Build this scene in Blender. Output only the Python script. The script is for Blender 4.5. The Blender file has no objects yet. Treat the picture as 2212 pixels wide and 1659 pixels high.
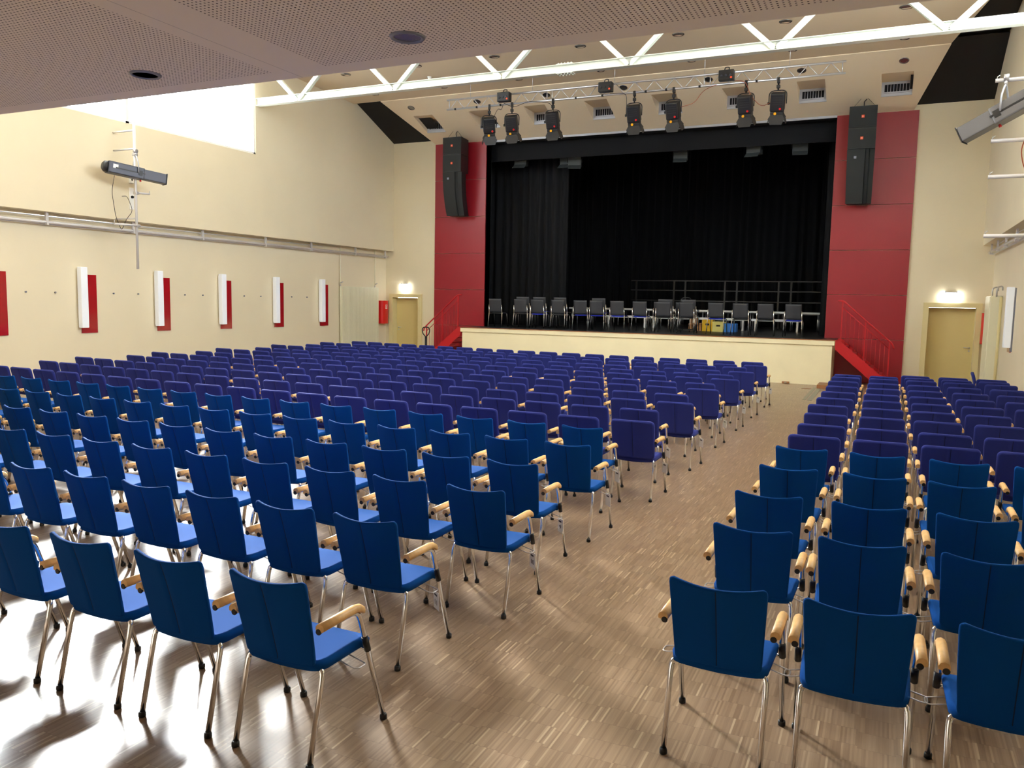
import bpy, bmesh, math, random
from mathutils import Vector, Matrix
random.seed(7)
PI = math.pi
SC = bpy.context.scene
COL = SC.collection

# ------------------------------------------------------------------ materials
def lin(c):
    return tuple(((v/255)/12.92 if v/255 <= .04045 else ((v/255+.055)/1.055)**2.4) for v in c)

def mat(name, rgb, rough=.5, metal=0., spec=.5, sheen=0., bump=0., bscale=200., vary=0., vscale=3., coat=0., sheen_tint=None):
    m = bpy.data.materials.new(name); m.use_nodes = True
    nt = m.node_tree; b = nt.nodes['Principled BSDF']
    c = lin(rgb)
    b.inputs['Base Color'].default_value = (*c, 1)
    b.inputs['Roughness'].default_value = rough
    b.inputs['Metallic'].default_value = metal
    b.inputs['Specular IOR Level'].default_value = spec
    b.inputs['Coat Weight'].default_value = coat
    if sheen:
        b.inputs['Sheen Weight'].default_value = sheen
        b.inputs['Sheen Roughness'].default_value = .35
        if sheen_tint: b.inputs['Sheen Tint'].default_value = (*lin(sheen_tint), 1)
    if bump or vary:
        tc = nt.nodes.new('ShaderNodeTexCoord')
    if bump:
        n = nt.nodes.new('ShaderNodeTexNoise'); n.inputs['Scale'].default_value = bscale; n.inputs['Detail'].default_value = 3
        nt.links.new(tc.outputs['Object'], n.inputs['Vector'])
        bp = nt.nodes.new('ShaderNodeBump'); bp.inputs['Strength'].default_value = bump; bp.inputs['Distance'].default_value = .01
        nt.links.new(n.outputs['Fac'], bp.inputs['Height']); nt.links.new(bp.outputs['Normal'], b.inputs['Normal'])
    if vary:
        n2 = nt.nodes.new('ShaderNodeTexNoise'); n2.inputs['Scale'].default_value = vscale; n2.inputs['Detail'].default_value = 4
        nt.links.new(tc.outputs['Object'], n2.inputs['Vector'])
        r = nt.nodes.new('ShaderNodeValToRGB')
        r.color_ramp.elements[0].position = .3; r.color_ramp.elements[1].position = .7
        r.color_ramp.elements[0].color = (*[x*(1-vary) for x in c], 1)
        r.color_ramp.elements[1].color = (*[min(1, x*(1+vary*.6)) for x in c], 1)
        nt.links.new(n2.outputs['Fac'], r.inputs['Fac']); nt.links.new(r.outputs['Color'], b.inputs['Base Color'])
    return m

def emis(name, rgb, strength):
    m = bpy.data.materials.new(name); m.use_nodes = True
    b = m.node_tree.nodes['Principled BSDF']
    b.inputs['Base Color'].default_value = (*lin(rgb), 1)
    b.inputs['Emission Color'].default_value = (*lin(rgb), 1)
    b.inputs['Emission Strength'].default_value = strength
    return m

def nmath(nt, op, a, b=None):
    n = nt.nodes.new('ShaderNodeMath'); n.operation = op
    for i, v in enumerate((a, b)):
        if v is None: continue
        if isinstance(v, (int, float)): n.inputs[i].default_value = v
        else: nt.links.new(v, n.inputs[i])
    return n.outputs[0]

def pane_glass():
    """clear window glass that lets daylight through"""
    m = bpy.data.materials.new('clear window glass'); m.use_nodes = True
    nt = m.node_tree; nt.nodes.remove(nt.nodes['Principled BSDF']); out = nt.nodes['Material Output']
    tr = nt.nodes.new('ShaderNodeBsdfTransparent'); tr.inputs['Color'].default_value = (.94, .96, .96, 1)
    gl = nt.nodes.new('ShaderNodeBsdfGlossy'); gl.inputs['Roughness'].default_value = .02
    mx = nt.nodes.new('ShaderNodeMixShader')
    mx.inputs[0].default_value = .06; nt.links.new(tr.outputs[0], mx.inputs[1]); nt.links.new(gl.outputs[0], mx.inputs[2])
    nt.links.new(mx.outputs[0], out.inputs['Surface'])
    return m

def parquet():
    m = bpy.data.materials.new('finger parquet'); m.use_nodes = True
    nt = m.node_tree; b = nt.nodes['Principled BSDF']
    tc = nt.nodes.new('ShaderNodeTexCoord'); sp = nt.nodes.new('ShaderNodeSeparateXYZ')
    nt.links.new(tc.outputs['Object'], sp.inputs[0])
    x, y = sp.outputs[0], sp.outputs[1]
    W, L = .0095, .155
    row = nmath(nt, 'FLOOR', nmath(nt, 'DIVIDE', x, W))
    blk = nmath(nt, 'FLOOR', nmath(nt, 'DIVIDE', x, W*17))
    wn = nt.nodes.new('ShaderNodeTexWhiteNoise'); wn.noise_dimensions = '1D'; nt.links.new(blk, wn.inputs['W'])
    yo = nmath(nt, 'ADD', y, nmath(nt, 'MULTIPLY', wn.outputs['Value'], .05))
    yl = nmath(nt, 'DIVIDE', yo, L)
    cell = nmath(nt, 'FLOOR', yl)
    cv = nt.nodes.new('ShaderNodeCombineXYZ'); nt.links.new(row, cv.inputs[0]); nt.links.new(cell, cv.inputs[1])
    w2 = nt.nodes.new('ShaderNodeTexWhiteNoise'); w2.noise_dimensions = '2D'; nt.links.new(cv.outputs[0], w2.inputs['Vector'])
    ramp = nt.nodes.new('ShaderNodeValToRGB')
    e = ramp.color_ramp.elements
    e[0].position = 0; e[0].color = (*lin((128, 103, 80)), 1)
    e[1].position = 1; e[1].color = (*lin((186, 164, 136)), 1)
    for p, c in ((.3, (140, 115, 92)), (.65, (147, 122, 98)), (.93, (156, 131, 106))):
        q = e.new(p); q.color = (*lin(c), 1)
    nt.links.new(w2.outputs['Value'], ramp.inputs['Fac'])
    # lengthwise grain
    mp = nt.nodes.new('ShaderNodeMapping'); mp.inputs['Scale'].default_value = (260, 9, 1)
    nt.links.new(tc.outputs['Object'], mp.inputs['Vector'])
    gn = nt.nodes.new('ShaderNodeTexNoise'); gn.inputs['Scale'].default_value = 1; gn.inputs['Detail'].default_value = 2
    nt.links.new(mp.outputs[0], gn.inputs['Vector'])
    # wide soft wear patches
    ln = nt.nodes.new('ShaderNodeTexNoise'); ln.inputs['Scale'].default_value = 2.2; ln.inputs['Detail'].default_value = 3
    nt.links.new(tc.outputs['Object'], ln.inputs['Vector'])
    mx = nt.nodes.new('ShaderNodeMix'); mx.data_type = 'RGBA'; mx.blend_type = 'MULTIPLY'; mx.inputs['Factor'].default_value = .5
    nt.links.new(ramp.outputs['Color'], mx.inputs[6])
    r2 = nt.nodes.new('ShaderNodeValToRGB'); r2.color_ramp.elements[0].color = (.72, .7, .68, 1); r2.color_ramp.elements[1].color = (1.15, 1.15, 1.15, 1)
    nt.links.new(gn.outputs['Fac'], r2.inputs['Fac']); nt.links.new(r2.outputs['Color'], mx.inputs[7])
    # dark joints at finger ends
    fr = nmath(nt, 'FRACT', yl)
    joint = nmath(nt, 'LESS_THAN', fr, .012)
    mj = nt.nodes.new('ShaderNodeMix'); mj.data_type = 'RGBA'
    mj.inputs[7].default_value = (*lin((80, 58, 40)), 1)
    nt.links.new(nmath(nt, 'MULTIPLY', joint, .6), mj.inputs['Factor']); nt.links.new(mx.outputs[2], mj.inputs[6])
    nt.links.new(mj.outputs[2], b.inputs['Base Color'])
    rr = nt.nodes.new('ShaderNodeMapRange'); rr.inputs['To Min'].default_value = .26; rr.inputs['To Max'].default_value = .36
    nt.links.new(ln.outputs['Fac'], rr.inputs['Value'])
    nt.links.new(rr.outputs[0], b.inputs['Roughness'])
    b.inputs['Specular IOR Level'].default_value = .5
    b.inputs['Coat Weight'].default_value = .25; b.inputs['Coat Roughness'].default_value = .3
    return m

def perforated():
    m = bpy.data.materials.new('perforated plasterboard'); m.use_nodes = True
    nt = m.node_tree; b = nt.nodes['Principled BSDF']
    tc = nt.nodes.new('ShaderNodeTexCoord'); sp = nt.nodes.new('ShaderNodeSeparateXYZ')
    nt.links.new(tc.outputs['Object'], sp.inputs[0]); x, y = sp.outputs[0], sp.outputs[1]
    p = .0285
    fx = nmath(nt, 'SUBTRACT', nmath(nt, 'FRACT', nmath(nt, 'DIVIDE', x, p)), .5)
    fy = nmath(nt, 'SUBTRACT', nmath(nt, 'FRACT', nmath(nt, 'DIVIDE', y, p)), .5)
    d = nmath(nt, 'SQRT', nmath(nt, 'ADD', nmath(nt, 'MULTIPLY', fx, fx), nmath(nt, 'MULTIPLY', fy, fy)))
    hole = nmath(nt, 'LESS_THAN', d, .2)
    inx = nmath(nt, 'GREATER_THAN', nmath(nt, 'ABSOLUTE', nmath(nt, 'ADD', x, 3.64)), .22)
    iny = nmath(nt, 'LESS_THAN', y, 4.42)
    hole = nmath(nt, 'MULTIPLY', hole, nmath(nt, 'MULTIPLY', inx, iny))
    seam = nmath(nt, 'LESS_THAN', nmath(nt, 'ABSOLUTE', nmath(nt, 'ADD', x, 3.735)), .0025)
    mk = nmath(nt, 'MAXIMUM', hole, nmath(nt, 'MULTIPLY', seam, .45))
    mx = nt.nodes.new('ShaderNodeMix'); mx.data_type = 'RGBA'
    mx.inputs[6].default_value = (*lin((226, 216, 202)), 1); mx.inputs[7].default_value = (*lin((60, 50, 40)), 1)
    nt.links.new(mk, mx.inputs['Factor']); nt.links.new(mx.outputs[2], b.inputs['Base Color'])
    b.inputs['Roughness'].default_value = .75
    return m

M = dict(
    cream=mat('cream wall paint', (226, 216, 190), .6, bump=.05, bscale=60, vary=.03, vscale=.8),
    ceil=mat('ceiling paint', (232, 216, 190), .8),
    soffit=perforated(),
    black_ceil=mat('black fibre board', (24, 22, 24), .9),
    steel_white=mat('white painted steel', (214, 218, 208), .35),
    red=mat('red laminate panel', (150, 20, 38), .38, vary=.05, vscale=1.2),
    red_steel=mat('red painted steel', (186, 22, 34), .32),
    red_glass=mat('red glass panel', (160, 22, 32), .12, coat=.4),
    red_box=mat('red enamel', (206, 24, 28), .3),
    black_cloth=mat('black stage cloth', (11, 13, 19), .95, sheen=.06, bump=.2, bscale=90),
    black_wall=mat('black stage paint', (15, 16, 20), .8),
    black_floor=mat('black stage floor', (30, 32, 36), .35),
    wood_edge=mat('brown wood edge', (150, 98, 60), .45, vary=.12, vscale=9),
    stage_cream=mat('stage front paint', (236, 226, 190), .55, vary=.05, vscale=1.6),
    door=mat('beige door leaf', (214, 198, 140), .5),
    frame=mat('beige door frame', (222, 210, 160), .45),
    chrome=mat('polished chrome', (236, 236, 236), .13, 1.),
    alu=mat('aluminium tube', (200, 200, 205), .35, .85),
    grey_tube=mat('grey painted tube', (206, 204, 206), .4, .1),
    blue=mat('bright blue wool', (0, 66, 136), .9, spec=.12, sheen=.03, bump=.25, bscale=700, sheen_tint=(120, 190, 255)),
    blue_seam=mat('navy seam', (2, 20, 62), .9),
    violet=mat('violet blue wool', (38, 46, 118), .9, spec=.2, sheen=.22, bump=.25, bscale=600, sheen_tint=(160, 170, 255)),
    violet_seam=mat('dark violet seam', (14, 16, 60), .9),
    beech=mat('beech wood', (226, 180, 118), .42, vary=.12, vscale=40),
    rubber=mat('black rubber', (18, 16, 16), .5),
    black_metal=mat('black metal', (26, 26, 30), .42, .2),
    black_plastic=mat('black plastic', (32, 33, 36), .45),
    grille=mat('black loudspeaker mesh', (24, 30, 33), .55, bump=.5, bscale=500),
    stage_back=mat('dark grey chair mesh', (52, 54, 60), .5),
    blue_pad=mat('royal blue pad', (22, 40, 170), .8),
    grey_metal=mat('grey vent metal', (170, 172, 180), .45, .3),
    fill_glow=emis('added fill glazing', (255, 246, 232), 1.0), lamp_glass=emis('opal lamp glass', (226, 232, 242), .12),
    white=mat('white plastic', (238, 238, 236), .4),
    paper=mat('white paper', (240, 240, 240), .7),
    ink=mat('grey ink', (70, 70, 80), .7),
    radiator=mat('radiator enamel', (226, 224, 200), .35),
    exit=emis('lit exit lamp', (255, 255, 250), 6.),
    pane=pane_glass(),
    yellow=mat('yellow plastic', (214, 170, 20), .45),
    cream_plastic=mat('pale yellow plastic', (232, 220, 130), .45),
    crate_blue=mat('light blue plastic', (52, 130, 220), .45),
    card=mat('brown cardboard', (178, 128, 84), .8),
    orange=mat('orange badge', (240, 84, 40), .5),
    yellow_knob=mat('yellow knob', (226, 160, 20), .4),
    red_knob=mat('red knob', (190, 24, 24), .4),
    silver=mat('silver reflector', (150, 150, 155), .25, .9),
    grey_trim=mat('grey lamp trim', (120, 124, 140), .4, .3),
    cable=mat('dark cable', (40, 30, 28), .6),
    orange_cable=mat('brown orange cable', (150, 70, 40), .6),
    table=mat('white table board', (226, 228, 230), .5),
    floor_metal=mat('grey green floor metal', (150, 152, 140), .45, .3),
    profile=mat('dark blue grey metal', (58, 60, 72), .4, .3),
    grey_case=mat('mid grey metal case', (104, 104, 108), .4, .4),
    floor=parquet(),
    stage_lantern=mat('grey lantern metal', (70, 76, 78), .5),
    dark_void=mat('dark duct', (16, 15, 22), .9),
)

# ------------------------------------------------------------------ mesh helpers
class MB:
    def __init__(s): s.bm = bmesh.new(); s.mi = 0
    def _f(s, vs):
        try:
            f = s.bm.faces.new(vs); f.material_index = s.mi; return f
        except ValueError: return None
    def box(s, x0, x1, y0, y1, z0, z1, bev=0.):
        v = [s.bm.verts.new((x, y, z)) for x in (x0, x1) for y in (y0, y1) for z in (z0, z1)]
        fs = [s._f([v[i] for i in q]) for q in ((0,1,3,2),(4,6,7,5),(0,4,5,1),(2,3,7,6),(0,2,6,4),(1,5,7,3))]
        if bev:
            es = {e for f in fs for e in f.edges}
            bmesh.ops.bevel(s.bm, geom=list(es), offset=bev, segments=2, profile=.6, affect='EDGES')
        return s
    def obox(s, o, ax, ay, az, hx, hy, hz, bev=0.):
        """box around point o with unit axes and half sizes"""
        o, ax, ay, az = Vector(o), Vector(ax), Vector(ay), Vector(az)
        v = [s.bm.verts.new(o + ax*hx*a + ay*hy*b + az*hz*c) for a in (-1,1) for b in (-1,1) for c in (-1,1)]
        fs = [s._f([v[i] for i in q]) for q in ((0,1,3,2),(4,6,7,5),(0,4,5,1),(2,3,7,6),(0,2,6,4),(1,5,7,3))]
        if bev:
            es = {e for f in fs for e in f.edges}
            bmesh.ops.bevel(s.bm, geom=list(es), offset=bev, segments=2, profile=.6, affect='EDGES')
        return s
    def quad(s, *p):
        s._f([s.bm.verts.new(q) for q in p]); return s
    def tube(s, pts, r, seg=8, bend=0., closed=False, r2=None, flat=1.):
        P = [Vector(p) for p in pts]
        if bend > 0 and len(P) > 2:
            Q = [P[0]]
            for i in range(1, len(P)-1):
                a, b, c = P[i-1], P[i], P[i+1]
                d1 = min(bend, (a-b).length*.48); d2 = min(bend, (c-b).length*.48)
                p1 = b+(a-b).normalized()*d1; p2 = b+(c-b).normalized()*d2
                for k in range(5):
                    t = k/4; Q.append(p1*(1-t)**2+b*2*t*(1-t)+p2*t*t)
            Q.append(P[-1]); P = Q
        n = len(P); rings = []
        up = None
        for i in range(n):
            if closed: t = (P[(i+1) % n]-P[i-1]).normalized()
            else: t = (P[min(i+1, n-1)]-P[max(i-1, 0)]).normalized()
            if up is None:
                up = Vector((0,0,1)) if abs(t.z) < .9 else Vector((1,0,0))
            u = (up-t*up.dot(t)).normalized(); w = t.cross(u); up = u
            rr = r if r2 is None else r+(r2-r)*i/(n-1)
            rings.append([s.bm.verts.new(P[i]+(u*math.cos(2*PI*k/seg)*flat+w*math.sin(2*PI*k/seg))*rr) for k in range(seg)])
        for i in range(n if closed else n-1):
            A, B = rings[i], rings[(i+1) % n]
            for k in range(seg):
                f = s._f([A[k], A[(k+1) % seg], B[(k+1) % seg], B[k]])
                if f: f.smooth = True
        if not closed:
            s._f(rings[0][::-1]); s._f(rings[-1])
        return s
    def lathe(s, o, axis, prof, seg=20):
        """prof: (radius, height) pairs around axis from o"""
        o, a = Vector(o), Vector(axis).normalized()
        u = a.orthogonal().normalized(); w = a.cross(u); rings = []
        for r, h in prof:
            rings.append([s.bm.verts.new(o+a*h+(u*math.cos(2*PI*k/seg)+w*math.sin(2*PI*k/seg))*max(r, 1e-4)) for k in range(seg)])
        for A, B in zip(rings, rings[1:]):
            for k in range(seg):
                f = s._f([A[k], A[(k+1) % seg], B[(k+1) % seg], B[k]])
                if f: f.smooth = True
        if prof[0][0] > 1e-3: s._f(rings[0][::-1])
        if prof[-1][0] > 1e-3: s._f(rings[-1])
        return s
    def prism(s, poly, o, ax, ay, az, depth):
        """polygon (a,b) in plane ax,ay from o, extruded along az"""
        o, ax, ay, az = Vector(o), Vector(ax), Vector(ay), Vector(az)
        A = [s.bm.verts.new(o+ax*a+ay*b) for a, b in poly]; B = [s.bm.verts.new(o+ax*a+ay*b+az*depth) for a, b in poly]
        n = len(poly); s._f(A[::-1]); s._f(B)
        for i in range(n): s._f([A[i], A[(i+1) % n], B[(i+1) % n], B[i]])
        return s
    def mesh(s, name, *mats):
        bmesh.ops.recalc_face_normals(s.bm, faces=s.bm.faces)
        me = bpy.data.meshes.new(name); s.bm.to_mesh(me); s.bm.free()
        for m in mats: me.materials.append(M[m] if isinstance(m, str) else m)
        return me
    def obj(s, name, m, parent=None):
        o = bpy.data.objects.new(name, s.mesh(name, *(m if isinstance(m, (list, tuple)) else (m,))))
        COL.objects.link(o)
        if parent is not None: o.parent = parent
        return o

def tag(o, label, cat, group=None):
    o['label'] = label; o['category'] = cat
    if group: o['group'] = group
    return o
def thing(name, label, cat, loc=(0,0,0), rz=0., group=None):
    o = bpy.data.objects.new(name, None); COL.objects.link(o)
    o.location = loc; o.rotation_euler = (0, 0, rz); o.empty_display_size = .1
    return tag(o, label, cat, group)
def struct(name, mb, m):
    o = mb.obj(name, m); o['kind'] = 'structure'; return o
def add(name, me, parent, label=None):
    o = bpy.data.objects.new(name, me); COL.objects.link(o); o.parent = parent
    if label: o['label'] = label
    return o
def dup(root, loc, rz, label, group=None):
    r = root.copy(); COL.objects.link(r); r.location = loc; r.rotation_euler = (0, 0, rz); r['label'] = label
    if group: r['group'] = group
    for ch in list(root.children):
        c = ch.copy(); COL.objects.link(c); c.parent = r
        for g in list(ch.children):
            d = g.copy(); COL.objects.link(d); d.parent = c
    return r
def text(name, s, size, mtx, m, parent):
    cu = bpy.data.curves.new(name, 'FONT'); cu.body = s; cu.size = size; cu.align_x = 'CENTER'; cu.align_y = 'CENTER'
    cu.extrude = .0004; cu.materials.append(M[m])
    tmp = bpy.data.objects.new(name, cu); me = bpy.data.meshes.new_from_object(tmp); bpy.data.objects.remove(tmp)
    me.materials.clear(); me.materials.append(M[m])
    o = bpy.data.objects.new(name, me); COL.objects.link(o); o.parent = parent; o.matrix_local = mtx
    return o
ORD = 'zeroth first second third fourth fifth sixth seventh eighth ninth tenth eleventh twelfth thirteenth fourteenth fifteenth sixteenth seventeenth eighteenth nineteenth twentieth twenty-first'.split()

# ------------------------------------------------------------------ camera (phone photograph, 2212 x 1659)
F, YAW, PITCH, ROLL, H = 1740.76, .43122049, .10263265, -.01938829, 2.0
fw = Vector((-math.sin(YAW)*math.cos(PITCH), math.cos(YAW)*math.cos(PITCH), -math.sin(PITCH)))
rt = fw.cross(Vector((0,0,1))).normalized(); dn = fw.cross(rt)
r2 = rt*math.cos(ROLL)+dn*math.sin(ROLL); d2 = dn*math.cos(ROLL)-rt*math.sin(ROLL)
cam = bpy.data.cameras.new('camera'); cam.sensor_fit = 'HORIZONTAL'; cam.sensor_width = 36; cam.lens = 36*F/2212
cam.clip_start = .05; cam.clip_end = 200
co = bpy.data.objects.new('camera', cam); COL.objects.link(co)
co.matrix_world = Matrix(((r2.x, -d2.x, -fw.x, 0), (r2.y, -d2.y, -fw.y, 0), (r2.z, -d2.z, -fw.z, H), (0,0,0,1)))
SC.camera = co
def project(p):
    v = Vector(p)-Vector((0,0,H)); z = v.dot(fw)
    if z < .2: return None
    return 1106+F*v.dot(r2)/z, 829.5+F*v.dot(d2)/z

# ------------------------------------------------------------------ room shell
XL, XLU, XR, XRU = -15.58, -15.285, 2.38, 2.1     # lower / upper wall planes
YW, YB = 23.4, -4.0                                # stage wall, rear wall
ZS = 3.595                                         # underside of the upper wall
struct('floor', MB().box(XL-.3, XR+.3, YB-.2, YW+.3, -.2, 0), 'floor')
WY0, WYM, WY1, WZ0, WZ1, WZH = 2.6, 15.75, 16.84, 5.70, 7.9, 9.3  # WZH: unseen upper panes, added so more daylight reaches the near chairs and floor
RH = 10.4                                          # unseen roof, raised over the rear part to fit the added upper panes
def side_wall(x, xu, out, nm):
    b = MB(); s = out
    def bx(x0, x1, *r): b.box(min(x0, x1), max(x0, x1), *r)
    bx(x, x+s*.3, YB, YW+.2, 0, ZS)
    bx(xu, x+s*.3, YB, YW+.2, ZS, WZ0)
    bx(xu, x+s*.3, YB, WY0, WZ0, RH); bx(xu, x+s*.3, WY1, YW+.2, WZ0, RH)
    bx(xu, x+s*.3, WY0, WYM, WZH, RH); bx(xu, x+s*.3, WYM, WY1, WZ1, RH)
    struct(nm, b, 'cream')
side_wall(XL, XLU, -1, 'wall_left'); side_wall(XR, XRU, 1, 'wall_right')
for i, (xu, s) in enumerate(((XLU, -1), (XRU, 1))):
    fr = MB(); xa, xb = sorted((xu+s*.02, xu+s*.16))
    fr.box(xa, xb, WY0, WY1, WZ0, WZ0+.05); fr.box(xa, xb, WYM, WY1, WZ1-.05, WZ1); fr.box(xa, xb, WY0, WYM, WZH-.05, WZH); fr.box(xa, xb, WY0, WYM, 8.1, 8.18)
    ys = [WY0, 5.0, 8.92, 12.88, WY1]
    for k, yy in enumerate(ys):
        a = yy if k == 0 else yy-.04; bb = yy if k == 4 else yy+.04
        if k == 0: bb = yy+.06
        if k == 4: a = yy-.06
        fr.box(xa, xb, a, bb, WZ0, WZ1 if k == 4 else WZH)
    fr.box(xa, xb, WYM-.05, WYM+.05, WZ1-.05, WZH)
    w = struct('window_%d' % (i+1), fr, 'white')
    xx = xu+s*.12
    for y0, y1, z0, z1 in [(ys[k]+.03, ys[k+1]-.03, WZ0+.03, WZ1) for k in range(4)]+[(ys[k]+.03, (ys[k+1] if k < 3 else WYM)-.03, WZ1, WZH-.03) for k in range(4)]:
        MB().box(min(xx, xx+s*.02), max(xx, xx+s*.02), y0, y1, z0, z1).obj('pane', 'pane', w)
# rear wall
b = MB(); b.box(XL-.3, -11, YB-.3, YB, 0, RH); b.box(-11, -2, YB-.3, YB, 2.5, RH); b.box(-2, XR+.3, YB-.3, YB, 0, RH)
struct('wall_rear', b, 'cream')
fr = MB()
for k in range(7): fr.box(-11+1.5*k-.04, -11+1.5*k+.04, YB-.15, YB-.05, 0, 2.5)
fr.box(-11, -2, YB-.15, YB-.05, 2.42, 2.5); fr.box(-11, -2, YB-.15, YB-.05, 0, .08)
w = struct('window_3', fr, 'white'); MB().box(-11, -2, YB-.2, YB-.18, 0, 2.5).obj('pane', 'fill_glow', w)  # glowing glazing added behind the camera, unseen, to brighten soffit and chair backs
# stage wall with two door openings and the stage opening
OX0, OX1, OZ = -11.79, -1.475, 7.0
DL, DR, DZ = (-15.28, -14.26), (.98, 2.07), 2.05
b = MB()
b.box(XL-.3, DL[0], YW, YW+.3, 0, RH); b.box(DL[0], DL[1], YW, YW+.3, DZ, RH); b.box(DL[1], OX0, YW, YW+.3, 0, RH)
b.box(OX0, OX1, YW, YW+.3, OZ, RH)
b.box(OX1, DR[0], YW, YW+.3, 0, RH); b.box(DR[0], DR[1], YW, YW+.3, DZ, RH); b.box(DR[1], XR+.3, YW, YW+.3, 0, RH)
struct('wall_front', b, 'cream')
# doors
for i, (d, hs) in enumerate(((DL, -1), (DR, 1))):
    fr = MB(); t = .115 if i else .13
    fr.box(d[0]-t, d[0]+.01, YW-.07, YW+.26, 0, DZ+.115); fr.box(d[1]-.01, d[1]+t, YW-.07, YW+.26, 0, DZ+.115)
    fr.box(d[0]+.01, d[1]-.01, YW-.07, YW+.26, DZ-.005, DZ+.115)
    dr = struct('door_%d' % (i+1), fr, 'frame')
    MB().box(d[0]+.012, d[1]-.012, YW+.2, YW+.245, 0.005, DZ-.01).obj('door_leaf', 'door', dr)
    hx = d[0]+.09 if hs < 0 else d[1]-.09
    h = MB(); h.lathe((hx, YW+.2, 1.03), (0,-1,0), [(.026,0),(.026,.01),(.01,.012),(.01,.05)], 12)
    h.tube([(hx, YW+.15, 1.03), (hx+(.13 if hs < 0 else -.13), YW+.15, 1.035)], .011)
    h.lathe((hx, YW+.2, .95), (0,-1,0), [(.022,0),(.022,.01)], 12)
    h.obj('door_handle', 'alu', dr)
# ceilings
def zs(y): return 7.03+.4*(YW-y)
def zu(y): return 7.95+.04*(21.15-y)
VX = [(-13.62,-12.95), (-11.72,-11.03), (-9.91,-9.24), (-8.05,-7.38), (-6.12,-5.44), (-4.24,-3.6), (-2.39,-1.72), (-.44,.26)]
VY0, VY1 = 21.93, 22.8
b = MB()
def se(y, side):      # slanting side edges of the sloped panel
    t = (y-21.15)/(YW-21.15)
    return (-14.3+t*.63) if side < 0 else (.97-t*.63)
def sp_(x, y): return (x, y, zs(y))
b.quad(sp_(se(21.15,-1),21.15), sp_(se(21.15,1),21.15), sp_(se(VY0,1),VY0), sp_(se(VY0,-1),VY0))
b.quad(sp_(se(VY1,-1),VY1), sp_(se(VY1,1),VY1), sp_(se(YW,1),YW), sp_(se(YW,-1),YW))
edges = [None]+[x for v in VX for x in v]+[None]
for k in range(0, len(edges), 2):
    x0, x1 = edges[k], edges[k+1]
    a0 = se(VY0,-1) if x0 is None else x0; a1 = se(VY1,-1) if x0 is None else x0
    c0 = se(VY0,1) if x1 is None else x1; c1 = se(VY1,1) if x1 is None else x1
    b.quad(sp_(a0,VY0), sp_(c0,VY0), sp_(c1,VY1), sp_(a1,VY1))
for s in (-1, 1):     # edge returns up to the black infill
    p, q = sp_(se(21.15,s),21.15), sp_(se(YW,s),YW)
    b.quad(p, q, (q[0], q[1], q[2]+.12), (p[0], p[1], p[2]+.14))
struct('ceiling_slope', b, 'ceil')
b = MB()
b.quad((XLU-.3,15.9,zu(15.9)), (XRU+.3,15.9,zu(15.9)), (XRU+.3,15.9,RH), (XLU-.3,15.9,RH))
b.quad((XLU-.3,15.9,zu(15.9)), (2.1,15.9,zu(15.9)), (.97,21.15,zu(21.15)), (XLU-.3,21.15,zu(21.15)))
b.quad((-14.3,21.15,zu(21.15)), (.97,21.15,zu(21.15)), (.97,21.15,7.93), (-14.3,21.15,7.93))
b.quad((2.1,15.9,zu(15.9)), (.97,21.15,zu(21.15)), (.97,21.15,8.2), (2.1,15.9,8.3))
struct('ceiling_main', b, 'ceil')
b = MB()
b.quad((XLU-.1,21.15,8.06), (-13.2,21.15,8.06), (-13.2,YW,7.15), (XLU-.1,YW,7.15))
b.quad((.2,21.15,8.07), (XRU+.1,21.15,8.07), (XRU+.1,YW,7.15), (.2,YW,7.15))
b.quad((.9,21.15,8.12), (XRU+.1,21.15,8.12), (XRU+.1,15.5,8.28), (1.9,15.5,8.28))
struct('ceiling_edge', b, 'black_ceil')
struct('ceiling_roof', MB().box(XL-.3, XR+.3, YB-.3, YW+.3, RH, RH+.2), 'ceil')
struct('ceiling_gallery', MB().box(XLU-.3, XRU+.3, YB, 4.58, 3.5, 3.72), 'soffit')
struct('wall_gallery', MB().box(XLU-.3, XRU+.3, 4.40, 4.58, 3.72, 4.75), 'ceil')
struct('trim_1', MB().box(OX0, OX1, YW-.05, YW-.005, 6.965, 7.025), 'grey_metal')

# red wall panels: six courses each side of the stage
for s, (x0, x1) in enumerate(((-13.655, -11.79), (-1.475, .468))):
    for k in range(6):
        o = MB().box(x0+.004, x1-.004, YW-.045, YW-.003, k*1.17+.006, (k+1)*1.17-.006, .003).obj('wall_panel', 'red')
        tag(o, 'red wall panel %s the stage opening, %s course up from the floor' % (('left of', 'right of')[s], ORD[k+1]), 'wall panel', 'red panels beside the stage')

# ------------------------------------------------------------------ stage
SX0, SX1, SY, SZ = -11.92, -1.14, 22.0, 1.17
st = thing('stage', 'raised stage with cream front, brown nosing and black floor', 'stage', (-6.5, 22, 0))
st_i = st.matrix_world
def part(mb, name, m, root, label=None):
    o = mb.obj(name, m, root); L = root.location
    o.location = (-L.x, -L.y, -L.z)
    if root.rotation_euler.z: o.matrix_parent_inverse = Matrix.Identity(4)
    if label: o['label'] = label
    return o
b = MB(); b.box(SX0+.05, SX1-.05, SY+.04, SY+.1, 0, SZ-.14); b.box(SX0+.05, SX0+.11, SY+.1, YW-.05, 0, SZ-.14); b.box(SX1-.11, SX1-.05, SY+.1, YW-.05, 0, SZ-.14)
part(b, 'front_panel', 'stage_cream', st)
b = MB(); b.box(SX0, SX1, SY, SY+.1, SZ-.14, SZ-.022, .004); b.box(SX0, SX0+.1, SY+.1, YW-.05, SZ-.14, SZ-.022); b.box(SX1-.1, SX1, SY+.1, YW-.05, SZ-.14, SZ-.022)
part(b, 'fascia', 'stage_cream', st)
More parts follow.
